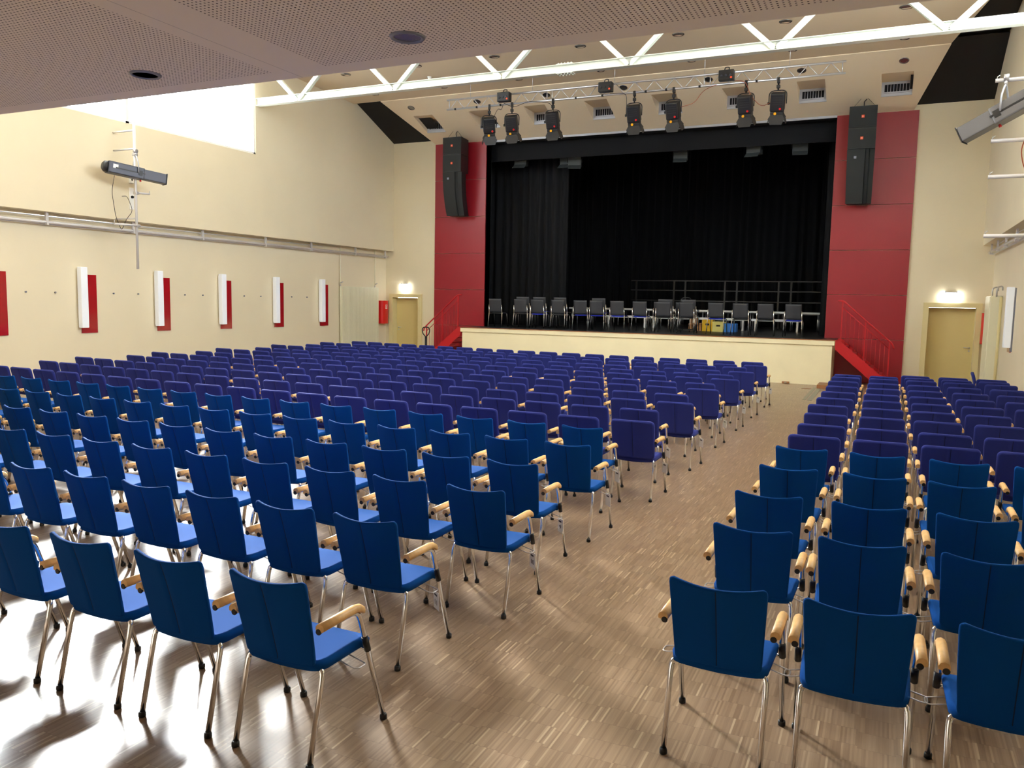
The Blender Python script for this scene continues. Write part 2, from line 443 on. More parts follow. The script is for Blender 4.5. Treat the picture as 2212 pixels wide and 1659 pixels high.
part(MB().box(SX0-.012, SX1+.012, SY-.012, SY+.05, SZ-.022, SZ-.001, .004), 'nosing', 'wood_edge', st, 'brown wooden nosing')
b = MB(); b.box(SX0, SX1, SY+.05, YW-.05, SZ-.02, SZ); b.box(OX0+.01, OX1-.01, YW-.05, YW+.31, SZ-.02, SZ); b.box(OX0-1.4, OX1+1.3, YW+.31, 33.99, SZ-.2, SZ)
part(b, 'stage_floor', 'black_floor', st, 'black stage floor')
struct('wall_stage_left', MB().box(-13.6, -13.4, YW+.3, 34, 0, 9), 'black_wall')
struct('wall_stage_right', MB().box(.1, .3, YW+.3, 34, 0, 9), 'black_wall')
struct('wall_stage_rear', MB().box(-13.6, .3, 34, 34.2, 0, 9), 'black_wall')
struct('ceiling_stage', MB().box(-13.6, .3, YW+.3, 34.2, 8.9, 9.1), 'black_wall')
b = MB(); b.box(OX0-.02, OX0, YW+.0, YW+.32, SZ, OZ); b.box(OX1, OX1+.02, YW, YW+.32, SZ, OZ)
b.box(OX0, OX1, YW+.01, YW+.32, OZ-.03, OZ)
struct('trim_2', b, 'black_wall')

def curtain(x0, x1, y, z0, z1, amp, wl, nm, label, along='x', seedv=1):
    rnd = random.Random(seedv); b = MB(); n = int(abs(x1-x0)/wl*8); cols = []
    ph = 0
    for i in range(n+1):
        t = i/n; x = x0+(x1-x0)*t
        ph += 2*PI/8*(1+.35*math.sin(i*.37+seedv)+rnd.uniform(-.2, .2))
        d = amp*math.sin(ph)*(.75+.25*math.sin(i*.11))
        col = []
        for k, z in enumerate((z0, (z0+z1)/2, z1)):
            p = (x, y+d*(1.15-.25*k), z) if along == 'x' else (y+d*(1.15-.25*k), x, z)
            col.append(b.bm.verts.new(p))
        cols.append(col)
    for A, B in zip(cols, cols[1:]):
        for k in range(2):
            f = b._f([A[k], B[k], B[k+1], A[k+1]])
            if f: f.smooth = True
    o = b.obj(nm, 'black_cloth')
    md = o.modifiers.new('thick', 'SOLIDIFY'); md.thickness = .006
    return tag(o, label, 'curtain')
curtain(-13.1, -.1, 33.2, SZ+.01, 8.6, .11, .34, 'stage_curtain', 'wide black pleated curtain closing the rear of the stage', seedv=3)
curtain(-13.3, -9.7, 25.2, SZ+.01, 8.6, .1, .3, 'wing_curtain', 'black pleated wing curtain at the left side of the stage', seedv=5)
curtain(-1.75, -.3, 25.2, SZ+.01, 8.6, .08, .3, 'wing_curtain', 'black pleated wing curtain at the right side of the stage', seedv=8)
o = MB().box(OX0-.9, OX1+.9, 23.95, 24.0, 6.47, 8.7).obj('stage_pelmet', 'black_cloth')
tag(o, 'flat black pelmet hanging across the top of the stage opening', 'curtain')

# stage lanterns behind the pelmet
for i, (x, z, tilt) in enumerate(((-11.12,6.52,.1), (-9.6,6.48,-.1), (-9.25,6.4,.3), (-5.92,6.46,.15), (-3.73,6.47,-.2), (-2.5,6.48,.1))):
    dsc = ('first', 'second', 'third', 'fourth', 'fifth', 'sixth')[i]
    t = thing('stage_lantern', 'dim grey flood lantern behind the pelmet, %s from the left curtain' % dsc, 'stage light', (x, 24.55+.2*(i % 2), z), tilt, 'flood lanterns above the stage')
    MB().box(-.21, .21, -.1, .12, -.13, .12, .02).obj('housing', 'stage_lantern', t)
    b = MB(); b.obox((0,-.19,-.16), (1,0,0), (0,.8,.6), (0,-.6,.8), .2, .11, .004); b.obox((0,-.19,.15), (1,0,0), (0,.8,-.6), (0,.6,.8), .2, .11, .004)
    b.obj('barn_door', 'stage_lantern', t)
    b = MB(); b.tube([(-.23,0,0), (-.23,0,.2), (.23,0,.2), (.23,0,0)], .012, 6, .04); b.tube([(0,0,.2), (0,0,8.88-z)], .012, 6)
    b.obj('yoke', 'black_metal', t)

# risers with railings at the rear of the stage
RX = [-9.35, -7.39, -5.42, -3.46]
for i, x in enumerate(RX):
    lab = ORD[i+1]
    t = thing('stage_riser', 'black riser platform at the rear of the stage, %s from the left' % lab, 'platform', (x+.98, 31.2, SZ), 0, 'risers along the rear curtain')
    MB().box(-.96, .96, -.5, .5, .52, .6).obj('deck', 'black_floor', t)
    for sx in (-.9, .9):
        for sy in (-.44, .44): MB().box(sx-.03, sx+.03, sy-.03, sy+.03, 0, .52).obj('leg', 'black_metal', t)
    t = thing('guard_rail', 'black guard rail on the risers, %s section from the left' % lab, 'railing', (x+.98, 31.6, SZ+.6), 0, 'guard rails on the risers')
    for h, nm in ((1.14, 'top_rail'), (.765, 'rail'), (.37, 'rail')):
        MB().box(-.98, .98, -.02, .02, h-.02, h+.02).obj(nm, 'black_plastic', t)
    for sx in (-.76, .76): MB().box(sx-.03, sx+.03, -.025, .025, 0, 1.12).obj('post', 'black_plastic', t)

# tables behind the stacked chairs
def table(x, y, w, h, label):
    t = thing('folding_table', label, 'table', (x, y, SZ), 0, 'white tables on the stage')
    MB().box(-w/2, w/2, -.35, .35, h-.06, h, .004).obj('table_top', 'table', t)
    for sx in (-w/2+.12, w/2-.12):
        for sy in (-.28, .28): MB().tube([(sx, sy, 0), (sx, sy, h-.06)], .02).obj('leg', 'alu', t)
for i, x in enumerate((-10.2, -8.55, -6.9, -5.25, -3.6, -2.55)):
    table(x, 29.3 if i < 5 else 28.6, 1.58 if i < 5 else 1.3, .64, 'white topped folding table behind the stage chairs, %s from the left' % ORD[i+1])
for i, x in enumerate((-8.2, -6.6, -4.9, -3.2)):
    t = thing('low_bench', 'low white bench under the tables on stage, %s from the left' % ORD[i+1], 'bench', (x, 27.4, SZ), 0, 'low benches on the stage')
    MB().box(-.78, .78, -.15, .15, .33, .4, .004).obj('bench_top', 'table', t)
    for sx in (-.65, .65): MB().box(sx-.03, sx+.03, -.13, .13, 0, .33).obj('leg', 'alu', t)

# crates and boxes on the stage
def crate(x, y, w, d, h, m, label, cat, holes=True):
    t = thing('plastic_crate' if holes else 'storage_box', label, cat, (x, y, SZ))
    b = MB(); th = .012
    b.box(-w/2, w/2, -d/2, d/2, 0, th); b.box(-w/2, w/2, -d/2, -d/2+th, th, h); b.box(-w/2, w/2, d/2-th, d/2, th, h)
    b.box(-w/2, -w/2+th, -d/2+th, d/2-th, th, h); b.box(w/2-th, w/2, -d/2+th, d/2-th, th, h)
    if holes:
        for k in range(4):
            xx = -w/2+w*(k+.5)/4; b.box(xx-.012, xx+.012, -d/2-.008, -d/2, .02, h-.03)
        b.obj('crate_body', m, t)
    else:
        b.obj('box_body', m, t); MB().box(-w/2-.006, w/2+.006, -d/2-.006, d/2+.006, h-.01, h+.02, .004).obj('lid', m, t)
    b = MB(); b.box(-w/2-.012, w/2+.012, -d/2-.014, -d/2, h-.035, h, .004) if holes else b.box(-.06, .06, -d/2-.006, -d/2+.001, h*.55, h*.72)
    b.obj('rim' if holes else 'hand_hole', m if holes else 'black_plastic', t)
crate(-5.08, 25.85, .32, .4, .34, 'yellow', 'yellow plastic box on the stage behind the chair legs', 'box', False)
crate(-4.73, 25.8, .36, .4, .29, 'cream_plastic', 'pale yellow box with hand hole on the stage', 'box', False)
crate(-4.36, 25.75, .34, .4, .26, 'crate_blue', 'light blue crate with ribs on the stage', 'crate')
t = thing('cardboard_box', 'brown cardboard box left of the yellow box on stage', 'box', (-5.48, 25.9, SZ))
MB().box(-.2, .2, -.17, .17, 0, .2).obj('carton', 'card', t)
b = MB(); b.obox((0,-.22,.22), (1,0,0), (0,.9,.3), (0,-.3,.9), .19, .06, .003); b.obox((0,.22,.22), (1,0,0), (0,.9,-.3), (0,.3,.9), .19, .06, .003); b.obj('flap', 'card', t)
t = thing('cardboard_box', 'tall narrow brown carton behind the low cardboard box', 'box', (-5.62, 26.3, SZ))
MB().box(-.11, .11, -.12, .12, 0, .4).obj('carton', 'card', t); MB().box(-.03, .03, -.122, -.119, 0, .4).obj('tape_strip', 'paper', t)
t = thing('hand_truck', 'black hand truck standing between the stage chairs', 'trolley', (-5.42, 24.1, SZ))
MB().tube([(-.2,.0,.1), (-.2,-.1,.75), (-.1,-.16,1.02), (.16,-.16,1.03), (.2,-.1,.75), (.2,0,.1)], .014, 8, .08).obj('handle_frame', 'black_metal', t)
MB().box(-.22, .22, -.05, .02, .06, .1).obj('toe_plate', 'black_metal', t)
for sx in (-.25, .25): MB().lathe((sx-.02, .06, .1), (1,0,0), [(.03,0),(.1,0),(.1,.04),(.03,.04)], 16).obj('wheel', 'rubber', t)

# ------------------------------------------------------------------ chair shapes
def shell(W, zf, yf, th, nu, nv, rad, wtop, wbot, seam=0., lift=0., zb=.425, ht=.395, conc=.028, lean=.10, y0=-.19):
    """upholstered back: curved rounded plate; returns MB with fabric (0) and seam (1)"""
    b = MB()
    us = [-1,-.93,-.8,-.6,-.4,-.2,-.05,-.012,.012,.05,.2,.4,.6,.8,.93,1]
    vs = [0,.012,.03,.06,.1,.2,.35,.5,.65,.8,.9,.94,.97,.988,1]
    def pos(u, v, off, shrink):
        z = zb+ht*v; d_top = (1-v)*ht; d_bot = v*ht
        hw = wbot+(wtop-wbot)*v
        for d in (d_top, d_bot):
            if d < rad: hw -= rad-math.sqrt(max(0, rad*rad-(rad-d)**2))
        hw -= shrink
        zc = z+(-shrink if v > .5 else shrink)*min(1, abs(2*v-1)**4)
        x = u*hw
        yy = y0-lean*v**1.15+conc*(u*u-.5)*(.4+.6*v)
        zc += lift*u*u*max(0, v-.6)/.4
        return Vector((x, yy+off, zc))
    L = [(-th/2, th*.38), (-th*.42, th*.1), (0, 0), (th*.42, th*.1), (th/2, th*.38)]
    G = []
    for off, sh in L:
        G.append([[None]*len(vs) for _ in us])
        for i, u in enumerate(us):
            for j, v in enumerate(vs):
                full = off in (L[0][0], L[-1][0])
                if full or i in (0, len(us)-1) or j in (0, len(vs)-1):
                    o2 = off
                    G[-1][i][j] = b.bm.verts.new(pos(u, v, o2, sh))
    nU, nV = len(us), len(vs)
    for li in (0, 4):
        g = G[li]
        for i in range(nU-1):
            for j in range(nV-1):
                q = [g[i][j], g[i+1][j], g[i+1][j+1], g[i][j+1]]
                b.mi = 1 if (seam and li == 0 and us[i] == -.012) else 0
                f = b._f(q); 
                if f: f.smooth = True
    b.mi = 0
    ring = [(i, 0) for i in range(nU)]+[(nU-1, j) for j in range(1, nV)]+[(i, nV-1) for i in range(nU-2, -1, -1)]+[(0, j) for j in range(nV-2, 0, -1)]
    for a in range(4):
        A, B = G[a], G[a+1]
        for k in range(len(ring)):
            i, j = ring[k]; i2, j2 = ring[(k+1) % len(ring)]
            f = b._f([A[i][j], A[i2][j2], B[i2][j2], B[i][j]])
            if f: f.smooth = True
    if seam:   # sink the seam into the rear face
        for i, u in enumerate(us):
            if abs(u) < .02:
                for j in range(1, nV-1): G[0][i][j].co.y += .004
            elif abs(u) < .06:
                for j in range(1, nV-1): G[0][i][j].co.y -= .001
    return b
def seat_mb(hw, y0, y1, zt, th, fall=.02):
    b = MB(); us = [-1,-.95,-.8,-.5,0,.5,.8,.95,1]; vs = [0,.04,.15,.4,.65,.8,.9,.96,1]
    def pos(u, v, k):
        sh = (.012, .0, .004)[k]
        w = (hw-sh)*(1-.05*(1-v))
        r = .05
        for d in ((1-v)*(y1-y0), v*(y1-y0)):
            if d < r: w -= (r-math.sqrt(max(0, r*r-(r-d)**2)))*.8
        y = y0+sh+(y1-y0-2*sh)*v
        z = zt-fall*max(0, (v-.72)/.28)**2-.012*(1-u*u)*(1-v)*.8+(.008*v)
        z -= (0, th*.35, th)[k]
        return Vector((u*w, y, z))
    G = [[[b.bm.verts.new(pos(u, v, k)) if (k != 1 or i in (0, 8) or j in (0, 8)) else None for j, v in enumerate(vs)] for i, u in enumerate(us)] for k in range(3)]
    for k in (0, 2):
        for i in range(8):
            for j in range(8):
                f = b._f([G[k][i][j], G[k][i+1][j], G[k][i+1][j+1], G[k][i][j+1]])
                if f: f.smooth = True
    ring = [(i, 0) for i in range(9)]+[(8, j) for j in range(1, 9)]+[(i, 8) for i in range(7, -1, -1)]+[(0, j) for j in range(7, 0, -1)]
    for a in (0, 1):
        for k in range(len(ring)):
            i, j = ring[k]; i2, j2 = ring[(k+1) % len(ring)]
            f = b._f([G[a][i][j], G[a][i2][j2], G[a+1][i2][j2], G[a+1][i][j]])
            if f: f.smooth = True
    return b
TR = .0125
def front_leg(s, low=False):
    sg = 6 if low else 8
    return MB().tube([(s*.24,.25,.016), (s*.236,.062,.585), (s*.234,.02,.606), (s*.233,-.215,.606)], TR, sg, .05)
def rear_leg(s, low=False):
    return MB().tube([(s*.207,-.25,.016), (s*.207,-.165,.375), (s*.2,-.155,.405), (s*.16,-.15,.408)], TR, 6 if low else 8, .04)
def glide(s, front):
    p = (s*.24,.25) if front else (s*.207,-.25)
    return MB().lathe((p[0], p[1], 0), (0,.0,1), [(.013,0),(.0175,.003),(.0175,.02),(.0145,.028)], 10)
def armrest(s, low=False):
    b = MB(); xs = s*.24
    path = [(xs,-.22,.622), (xs,-.08,.624), (xs,.02,.624), (xs,.05,.618), (xs,.075,.603)]
    prof = [(-.021,-.012), (-.021,.003), (-.014,.014), (0,.019), (.014,.014), (.021,.003), (.021,-.012), (.008,-.016), (-.008,-.016)]
    rings = [[b.bm.verts.new((p[0]+a, p[1]+c*.25*(i >= 3), p[2]+c)) for a, c in prof] for i, p in enumerate(path)]
    n = len(prof)
    for A, B in zip(rings, rings[1:]):
        for k in range(n):
            f = b._f([A[k], A[(k+1) % n], B[(k+1) % n], B[k]])
            if f: f.smooth = k < 6
    b._f(rings[0][::-1]); b._f(rings[-1])
    return b
def seat_frame_mb():
    b = MB()
    b.tube([(-.165,-.15,.408), (.165,-.15,.408)], TR, 8)
    for s in (-1, 1):
        b.tube([(s*.165,-.15,.406), (s*.165,.12,.402), (s*.19,.128,.4), (s*.236,.13,.39)], .009, 6, .03)
    b.tube([(-.165,.1,.4), (.165,.1,.4)], .008, 6)
    return b
def hook_mb(s):
    return MB().tube([(s*.165,-.02,.396), (s*.26,-.02,.372), (s*.285,-.012,.37), (s*.285,.045,.37), (s*.26,.052,.372), (s*.165,.05,.396)], .0032, 6, .012)

ME = {}
def mk(key, fn, *m):
    if key not in ME: ME[key] = fn().mesh(key, *m)
    return ME[key]
def thin_back(): return shell(0, 0, 0, .02, 0, 0, .02, .209, .187, seam=1, lift=.018, conc=.034, lean=.095, zb=.428, ht=.382)
def padded_back(): return shell(0, 0, 0, .046, 0, 0, .045, .229, .219, seam=1, lift=.0, conc=.014, lean=.09, zb=.425, ht=.402, y0=-.185)

def build_chair(kind, detail, label, cat, nm):
    """detail 3: everything; 2: no hooks/plugs; 1: legs, arms; 0: far"""
    t = thing(nm, label, cat)
    fab, seam = ('blue', 'blue_seam') if kind == 'A' else ('violet', 'violet_seam')
    add('backrest', mk('back'+kind, thin_back if kind == 'A' else padded_back, fab, seam), t)
    add('seat', mk('seat'+kind, lambda: seat_mb(.222, -.185, .195, .448, .045 if kind == 'A' else .055, .022), fab), t)
    if detail == 0:
        def legs():
            b = MB()
            for s in (-1, 1):
                b.tube([(s*.24,.25,0), (s*.238,.062,.585), (s*.236,.0,.606), (s*.234,-.21,.606)], TR, 6)
                b.tube([(s*.207,-.25,0), (s*.207,-.165,.39), (s*.165,-.15,.408)], TR, 6)
            b.tube([(-.165,-.15,.408), (.165,-.15,.408)], TR, 6)
            return b
        add('frame', mk('farlegs', legs, 'chrome'), t)
    else:
        for s in (-1, 1):
            f = add('leg', mk('fleg%d' % s, lambda: front_leg(s), 'chrome'), t)
            r = add('leg', mk('rleg%d' % s, lambda: rear_leg(s), 'chrome'), t)
            if detail >= 2:
                add('foot_cap', mk('fg%d' % s, lambda: glide(s, 1), 'rubber'), f)
                add('foot_cap', mk('rg%d' % s, lambda: glide(s, 0), 'rubber'), r)
                add('sleeve', mk('slv%d' % s, lambda: MB().tube([(s*.2385,.125,.392), (s*.2375,.1,.465)], .0155, 8), 'rubber'), f)
        add('seat_frame', mk('sfr', seat_frame_mb, 'chrome'), t)
    for s in (-1, 1):
        a = add('armrest', mk('arm%d' % s, lambda: armrest(s), 'beech'), t)
        if detail >= 2:
            add('end_plug', mk('plug%d' % s, lambda: MB().lathe((s*.233,-.215,.605), (0,-1,0), [(.0135,-.002),(.0145,.004),(.012,.008)], 10), 'rubber'), a)
        if detail >= 3:
            add('link_hook', mk('hook%d' % s, lambda: hook_mb(s), 'alu'), t)
    return t
TPL = {}
def chair(kind, detail, x, y, rz, label, group):
    cat = 'chair'; nm = 'conference_armchair' if kind == 'A' else 'padded_armchair'
    key = (kind, detail)
    jit = rz+random.uniform(-.012, .012)
    if key not in TPL:
        t = build_chair(kind, detail, label, cat, nm); TPL[key] = t
        t.location = (x, y, 0); t.rotation_euler = (0, 0, jit); t['group'] = group; return t
    return dup(TPL[key], (x, y, 0), jit, label, group)

def in_view(x, y):
    for dx in (-.27, .27):
        for z in (.05, .45, .83):
            for dy in (-.29, .25):
                p = project((x+dx, y+dy, z))
                if p and -6 < p[0] < 2218 and -6 < p[1] < 1665: return True
    return False

def paper_tag(t, txt):
    g = add('number_tag', mk('tagm', lambda: MB().obox((.272,.045,.305), (.8,-.55,-.1), (.55,.8,.1), (.05,-.15,1), .036, .0012, .056), 'paper'), t, 'white paper tag')
    add('tag_stripe', mk('tagh', lambda: MB().obox((.270,.042,.338), (.8,-.55,-.1), (.55,.8,.1), (.05,-.15,1), .018, .0015, .006), 'ink'), g)
    if txt:
        ax, ay = Vector((.8,-.55,-.1)).normalized(), Vector((.05,-.15,1)).normalized()
        ay = (ay-ax*ay.dot(ax)).normalized(); az = ax.cross(ay)
        p = Vector((.272,.045,.293))+az*.0025
        mtx = Matrix(((ax.x, ay.x, az.x, p.x), (ax.y, ay.y, az.y, p.y), (ax.z, ay.z, az.z, p.z), (0,0,0,1)))
        text('numeral', txt, .045, mtx, 'ink', g)

# left block: rows from the stage to the rear: (kind, Y of back tops, x of aisle chair, seats, pitch, forward drift at the far end)
LROWS = [('B',17.39,-2.475,19,.585,.8), ('B',16.44,-2.28,20,.58,.76), ('B',15.76,-2.57,19,.578,.45), ('B',14.72,-2.28,20,.589,.8),
 ('B',13.87,-2.495,19,.581,.53), ('B',13.07,-2.275,20,.585,.55), ('B',12.15,-2.48,19,.583,.49), ('B',11.33,-2.27,20,.585,.54),
 ('B',10.44,-2.5,19,.584,.52), ('B',9.58,-2.245,20,.583,.52), ('B',8.71,-2.445,19,.586,.46), ('B',7.83,-2.26,20,.583,.37),
 ('A',7.18,-2.568,19,.5775,.12), ('A',6.24,-2.357,20,.565,.12), ('A',5.29,-2.426,19,.5635,.1), ('A',4.43,-2.286,20,.569,.02), ('A',3.52,-2.486,19,.549,.04), ('A',2.562,-2.307,20,.581,0)]
nchairs = 0; TAGS = []
for r, (k, Y, xr, n, p, dr) in enumerate(LROWS, 1):
    for c in range(n):
        x = xr-c*p; y = Y+.28+dr*(c/(n-1))**2
        if not in_view(x, y): continue
        if k == 'A':
            lab = 'slim blue armchair left of aisle, %s row from rear, %s seat from aisle' % (ORD[19-r], ORD[c+1])
            d = 3
        else:
            lab = 'padded blue armchair left of aisle, %s row from stage, %s seat from aisle' % (ORD[r], ORD[c+1])
            d = 2 if c == 0 else (1 if r >= 8 else 0)
        t = chair(k, d, x, y, 0, lab, 'slim armchairs in the rear rows' if k == 'A' else 'padded armchairs in the front rows')
        nchairs += 1
        if c == 0 and r != 18:
            TAGS.append((t, {17: '11', 16: '10', 15: '9'}.get(r)))
RROWS = [('A',3.37,(-.577,-.03,.53,1.1,1.66)), ('A',4.345,(-.577,-.044,.52,1.09,1.65)), ('A',5.19,(-.6,-.024,.543,1.11,1.67)), ('A',6.15,(-.582,-.003,.538,1.11,1.67)), ('A',7.06,(-.574,.007,.592,1.165,1.73)),
 ('B',7.78,(-.53,.026,.58,1.145,1.72)), ('B',8.56,(-.521,.03,.58,1.13,1.7)), ('B',9.47,(-.534,.03,.567,1.13,1.7)), ('B',10.34,(-.572,.03,.565,1.115,1.69)), ('B',11.2,(-.536,.02,.588,1.141,1.70)),
 ('B',12.05,(-.535,.018,.576,1.135,1.695)), ('B',12.95,(-.526,.028,.588,1.15,1.7)), ('B',13.86,(-.552,.028,.593,1.145,1.71)), ('B',14.74,(-.552,.034,.598,1.143,1.728)), ('B',15.27,(-.54,.033,.584,1.14,1.684)), ('B',15.75,(None,None,.538,1.125,1.697))]
for r, (k, Y, xs) in enumerate(RROWS):
    for c, x in enumerate(xs):
        if x is None: continue
        y = Y+.28
        if not in_view(x, y): continue
        if k == 'A':
            lab = 'slim blue armchair right of aisle, %s row from rear, %s seat from aisle' % (ORD[r+1], ORD[c+1]); d = 3
        else:
            lab = 'padded blue armchair right of aisle, %s row from stage, %s seat from aisle' % (ORD[16-r], ORD[c+1])
            d = 1 if r < 10 else 0
        chair(k, d, x, y, 0, lab, 'slim armchairs in the rear rows' if k == 'A' else 'padded armchairs in the front rows'); nchairs += 1
chair('B', 1, 1.82, 17.35, -PI/2-.05, 'padded blue armchair turned sideways in front of the right door', 'padded armchairs in the front rows')
for t, txt in TAGS: paper_tag(t, txt)

# ------------------------------------------------------------------ stacked chairs on the stage edge
def stage_chair(label, pad):
    t = thing('stacking_chair', label, 'chair')
    def back():
        b = MB(); nu, nv = 8, 8; g = []
        for off in (-.006, .006):
            g.append([[b.bm.verts.new(((-1+2*i/nu)*(.21-.02*(1-abs(2*j/nv-1)**.5)*0), -.2-.07*(j/nv)+.03*((-1+2*i/nu)**2-.5)+off, .47+.42*j/nv)) for j in range(nv+1)] for i in range(nu+1)])
        for L in g:
            for i in range(nu):
                for j in range(nv):
                    f = b._f([L[i][j], L[i+1][j], L[i+1][j+1], L[i][j+1]])
                    if f: f.smooth = True
        ring = [(i,0) for i in range(nu+1)]+[(nu,j) for j in range(1,nv+1)]+[(i,nv) for i in range(nu-1,-1,-1)]+[(0,j) for j in range(nv-1,0,-1)]
        for k in range(len(ring)):
            i, j = ring[k]; a, c = ring[(k+1) % len(ring)]
            b._f([g[0][i][j], g[0][a][c], g[1][a][c], g[1][i][j]])
        return b
    add('backrest', mk('sback', back, 'stage_back'), t)
    add('seat', mk('sseat%d' % pad, lambda: seat_mb(.21, -.2, .2, .46, .03, .02), 'blue_pad' if pad else 'black_plastic'), t, 'royal blue seat pad' if pad else None)
    for s in (-1, 1):
        add('leg', mk('sfl%d' % s, lambda: MB().tube([(s*.235,.24,0), (s*.225,.16,.43), (s*.215,.1,.435), (s*.215,-.16,.435)], .0125, 8, .05), 'chrome'), t)
        add('leg', mk('srl%d' % s, lambda: MB().tube([(s*.245,-.25,0), (s*.225,-.2,.45), (s*.218,-.24,.7)], .0125, 8, .06), 'chrome'), t)
    add('seat_frame', mk('ssf', lambda: MB().tube([(-.215,.02,.43), (.215,.02,.43)], .01, 6).tube([(-.215,-.15,.43), (.215,-.15,.43)], .01, 6), 'chrome'), t)
    return t
SCX = [-11.26,-10.41,-9.8,-9.12,-8.42,-7.88,-7.24,-6.56,-5.85,-5.19,-4.35,-3.67,-3.02,-2.28]
PAD = {2,4,5,6,7,10,13}
stp = {}
def place_stage(x, y, z, rz, pad, label, group):
    if pad not in stp:
        t = stage_chair(label, pad); stp[pad] = t; t.location = (x, y, z); t.rotation_euler = (0,0,rz); t['group'] = group; return t
    return dup(stp[pad], (x, y, z), rz, label, group)
for i, x in enumerate(SCX):
    pad = int(i in PAD)
    place_stage(x, 23.32+.04*math.sin(i*2.1), SZ, .05*math.sin(i*1.7), pad, 'dark grey stage chair with %s seat, %s from the left along the stage edge' % ('blue' if pad else 'dark', ORD[i+1]), 'dark chairs along the stage edge')
for i in (1, 2, 3, 5, 8, 9):
    place_stage(SCX[i]+.03, 23.43+.04*math.sin(i*2.1), SZ+.075, .05*math.sin(i*1.7), int(i == 2 or i == 5), 'dark stage chair stacked on the %s chair from the left on stage' % ORD[i+1], 'dark chairs along the stage edge')
place_stage(-6.12, 24.0, SZ, .1, 0, 'dark stage chair behind the gap between eighth and ninth stage chairs', 'dark chairs along the stage edge')
place_stage(-5.52, 24.4, SZ, -.1, 0, 'dark stage chair standing close behind the black hand truck', 'dark chairs along the stage edge')

# ------------------------------------------------------------------ red stairs at both stage ends
def stairs(side):
    s = 1 if side > 0 else -1
    X0 = SX1 if s > 0 else SX0          # stage end
    nm = 'right' if s > 0 else 'left'
    t = thing('stage_stairs', 'red steel stairs with railing at the %s end of the stage' % nm, 'stairs', (X0+s*.016, 22.1, 0))
    ex = lambda d: s*d
    run, y0, y1 = 1.36, -.05, 1.2
    def stringer(y):
        pl = [(.0, 1.17), (.09, 1.17), (run, .1), (run, 0), (run-.28, 0), (.0, .93)]
        return MB().prism([(ex(a), b) for a, b in pl], (0, y, 0), (1,0,0), (0,0,1), (0,1,0), .012)
    stringer(y0).obj('stringer', 'red_steel', t); stringer(y1-.06).obj('stringer', 'red_steel', t)
    for k in range(6):
        z = 1.17-1.17*(k+1)/7; xa = run*k/6.5+.05
        b = MB(); b.box(min(ex(xa), ex(xa+.25)), max(ex(xa), ex(xa+.25)), y0+.012, y1-.06, z-.03, z)
        b.obj('tread', 'red_steel', t)
    # railing
    hx = lambda z: None
    q = lambda d: 2.16-.884*d            # handrail height over distance d from the top
    MB().tube([(ex(-.0),0,2.165), (ex(.14),0,2.16), (ex(1.32),0,2.16-.884*1.18), (ex(1.36),0,1.0)], .021, 10, .05).obj('handrail', 'red_steel', t)
    MB().tube([(ex(.12),0,2.0), (ex(1.25),0,2.0-.884*1.13)], .012, 8).obj('lower_rail', 'red_steel', t)
    for d in (.12, .68, 1.25):
        b = MB(); zt = 2.16-.884*(d-.12); zb = max(.0, 1.14-.86*(d-.02)); b.box(ex(d)-.015, ex(d)+.015, -.015, .015, zb-.12, zt); b.obj('post', 'red_steel', t)
    for k in range(1, 11):
        d = .12+1.13*k/11
        if abs(d-.68) < .03: continue
        MB().tube([(ex(d),0,1.14-.86*(d-.02)-.02), (ex(d),0,2.0-.884*(d-.12))], .0065, 6).obj('baluster', 'red_steel', t)
stairs(1); stairs(-1)

# pallet truck parked in front of the left stairs
t = thing('pallet_truck', 'pallet truck with black loop handle parked before the left stairs', 'pallet truck', (-12.85, 21.5, 0))
b = MB(); b.tube([(0,0,.3), (0,0,.86)], .035, 8); b.obj('tiller', 'black_metal', t)
MB().tube([(0,0,.84), (-.11,0,.95), (-.135,0,1.06), (-.1,0,1.135), (0,0,1.15), (.1,0,1.135), (.135,0,1.06), (.11,0,.95), (0,0,.84)], .017, 8, .03).obj('loop_handle', 'black_metal', t)
b = MB(); b.box(-.2, .2, .02, .25, .1, .42, .02); b.obj('pump_housing', 'red_box', t)
for sx in (-.19, .19): MB().box(sx-.08, sx+.08, .25, 1.3 if False else .5, .06, .12, .01).obj('fork', 'red_box', t)
MB().lathe((-.06,-.0,.1), (1,0,0), [(.03,0),(.1,0),(.1,.12),(.03,.12)], 16).obj('wheel', 'rubber', t)

# ------------------------------------------------------------------ left wall furniture
lampsY = [9.72, 11.70, 13.68, 15.68, 17.70, 19.72]
for i, y in enumerate(lampsY):
    pos = ('cut by the photo edge', 'first', 'second', 'third', 'fourth', 'fifth')[i]
    where = 'at the photo edge' if i == 0 else 'on left wall, %s whole one from rear' % pos
    o = MB().box(XL+.002, XL+.025, y+.10, y+.48, 1.14, 2.385, .003).obj('glass_panel', 'red_glass')
    tag(o, 'tall red glass panel '+where, 'wall panel', 'red glass panels on the left wall')
    if i:
        t = thing('wall_lamp', 'white oblong lamp overlapping red glass %s' % where, 'lamp', (XL+.025, y, 1.9), 0, 'oblong lamps on the left wall')
        MB().box(.0, .03, .02, .16, -.6, .6).obj('back_plate', 'white', t)
        MB().box(.03, .15, -.0, .16, -.64, .64, .012).obj('diffuser', 'lamp_glass', t)
sy = [(10.59,0),(11.22,0),(12.61,1),(13.26,1),(14.62,2),(15.19,2),(16.63,3),(17.26,3),(18.53,4),(19.21,4)]
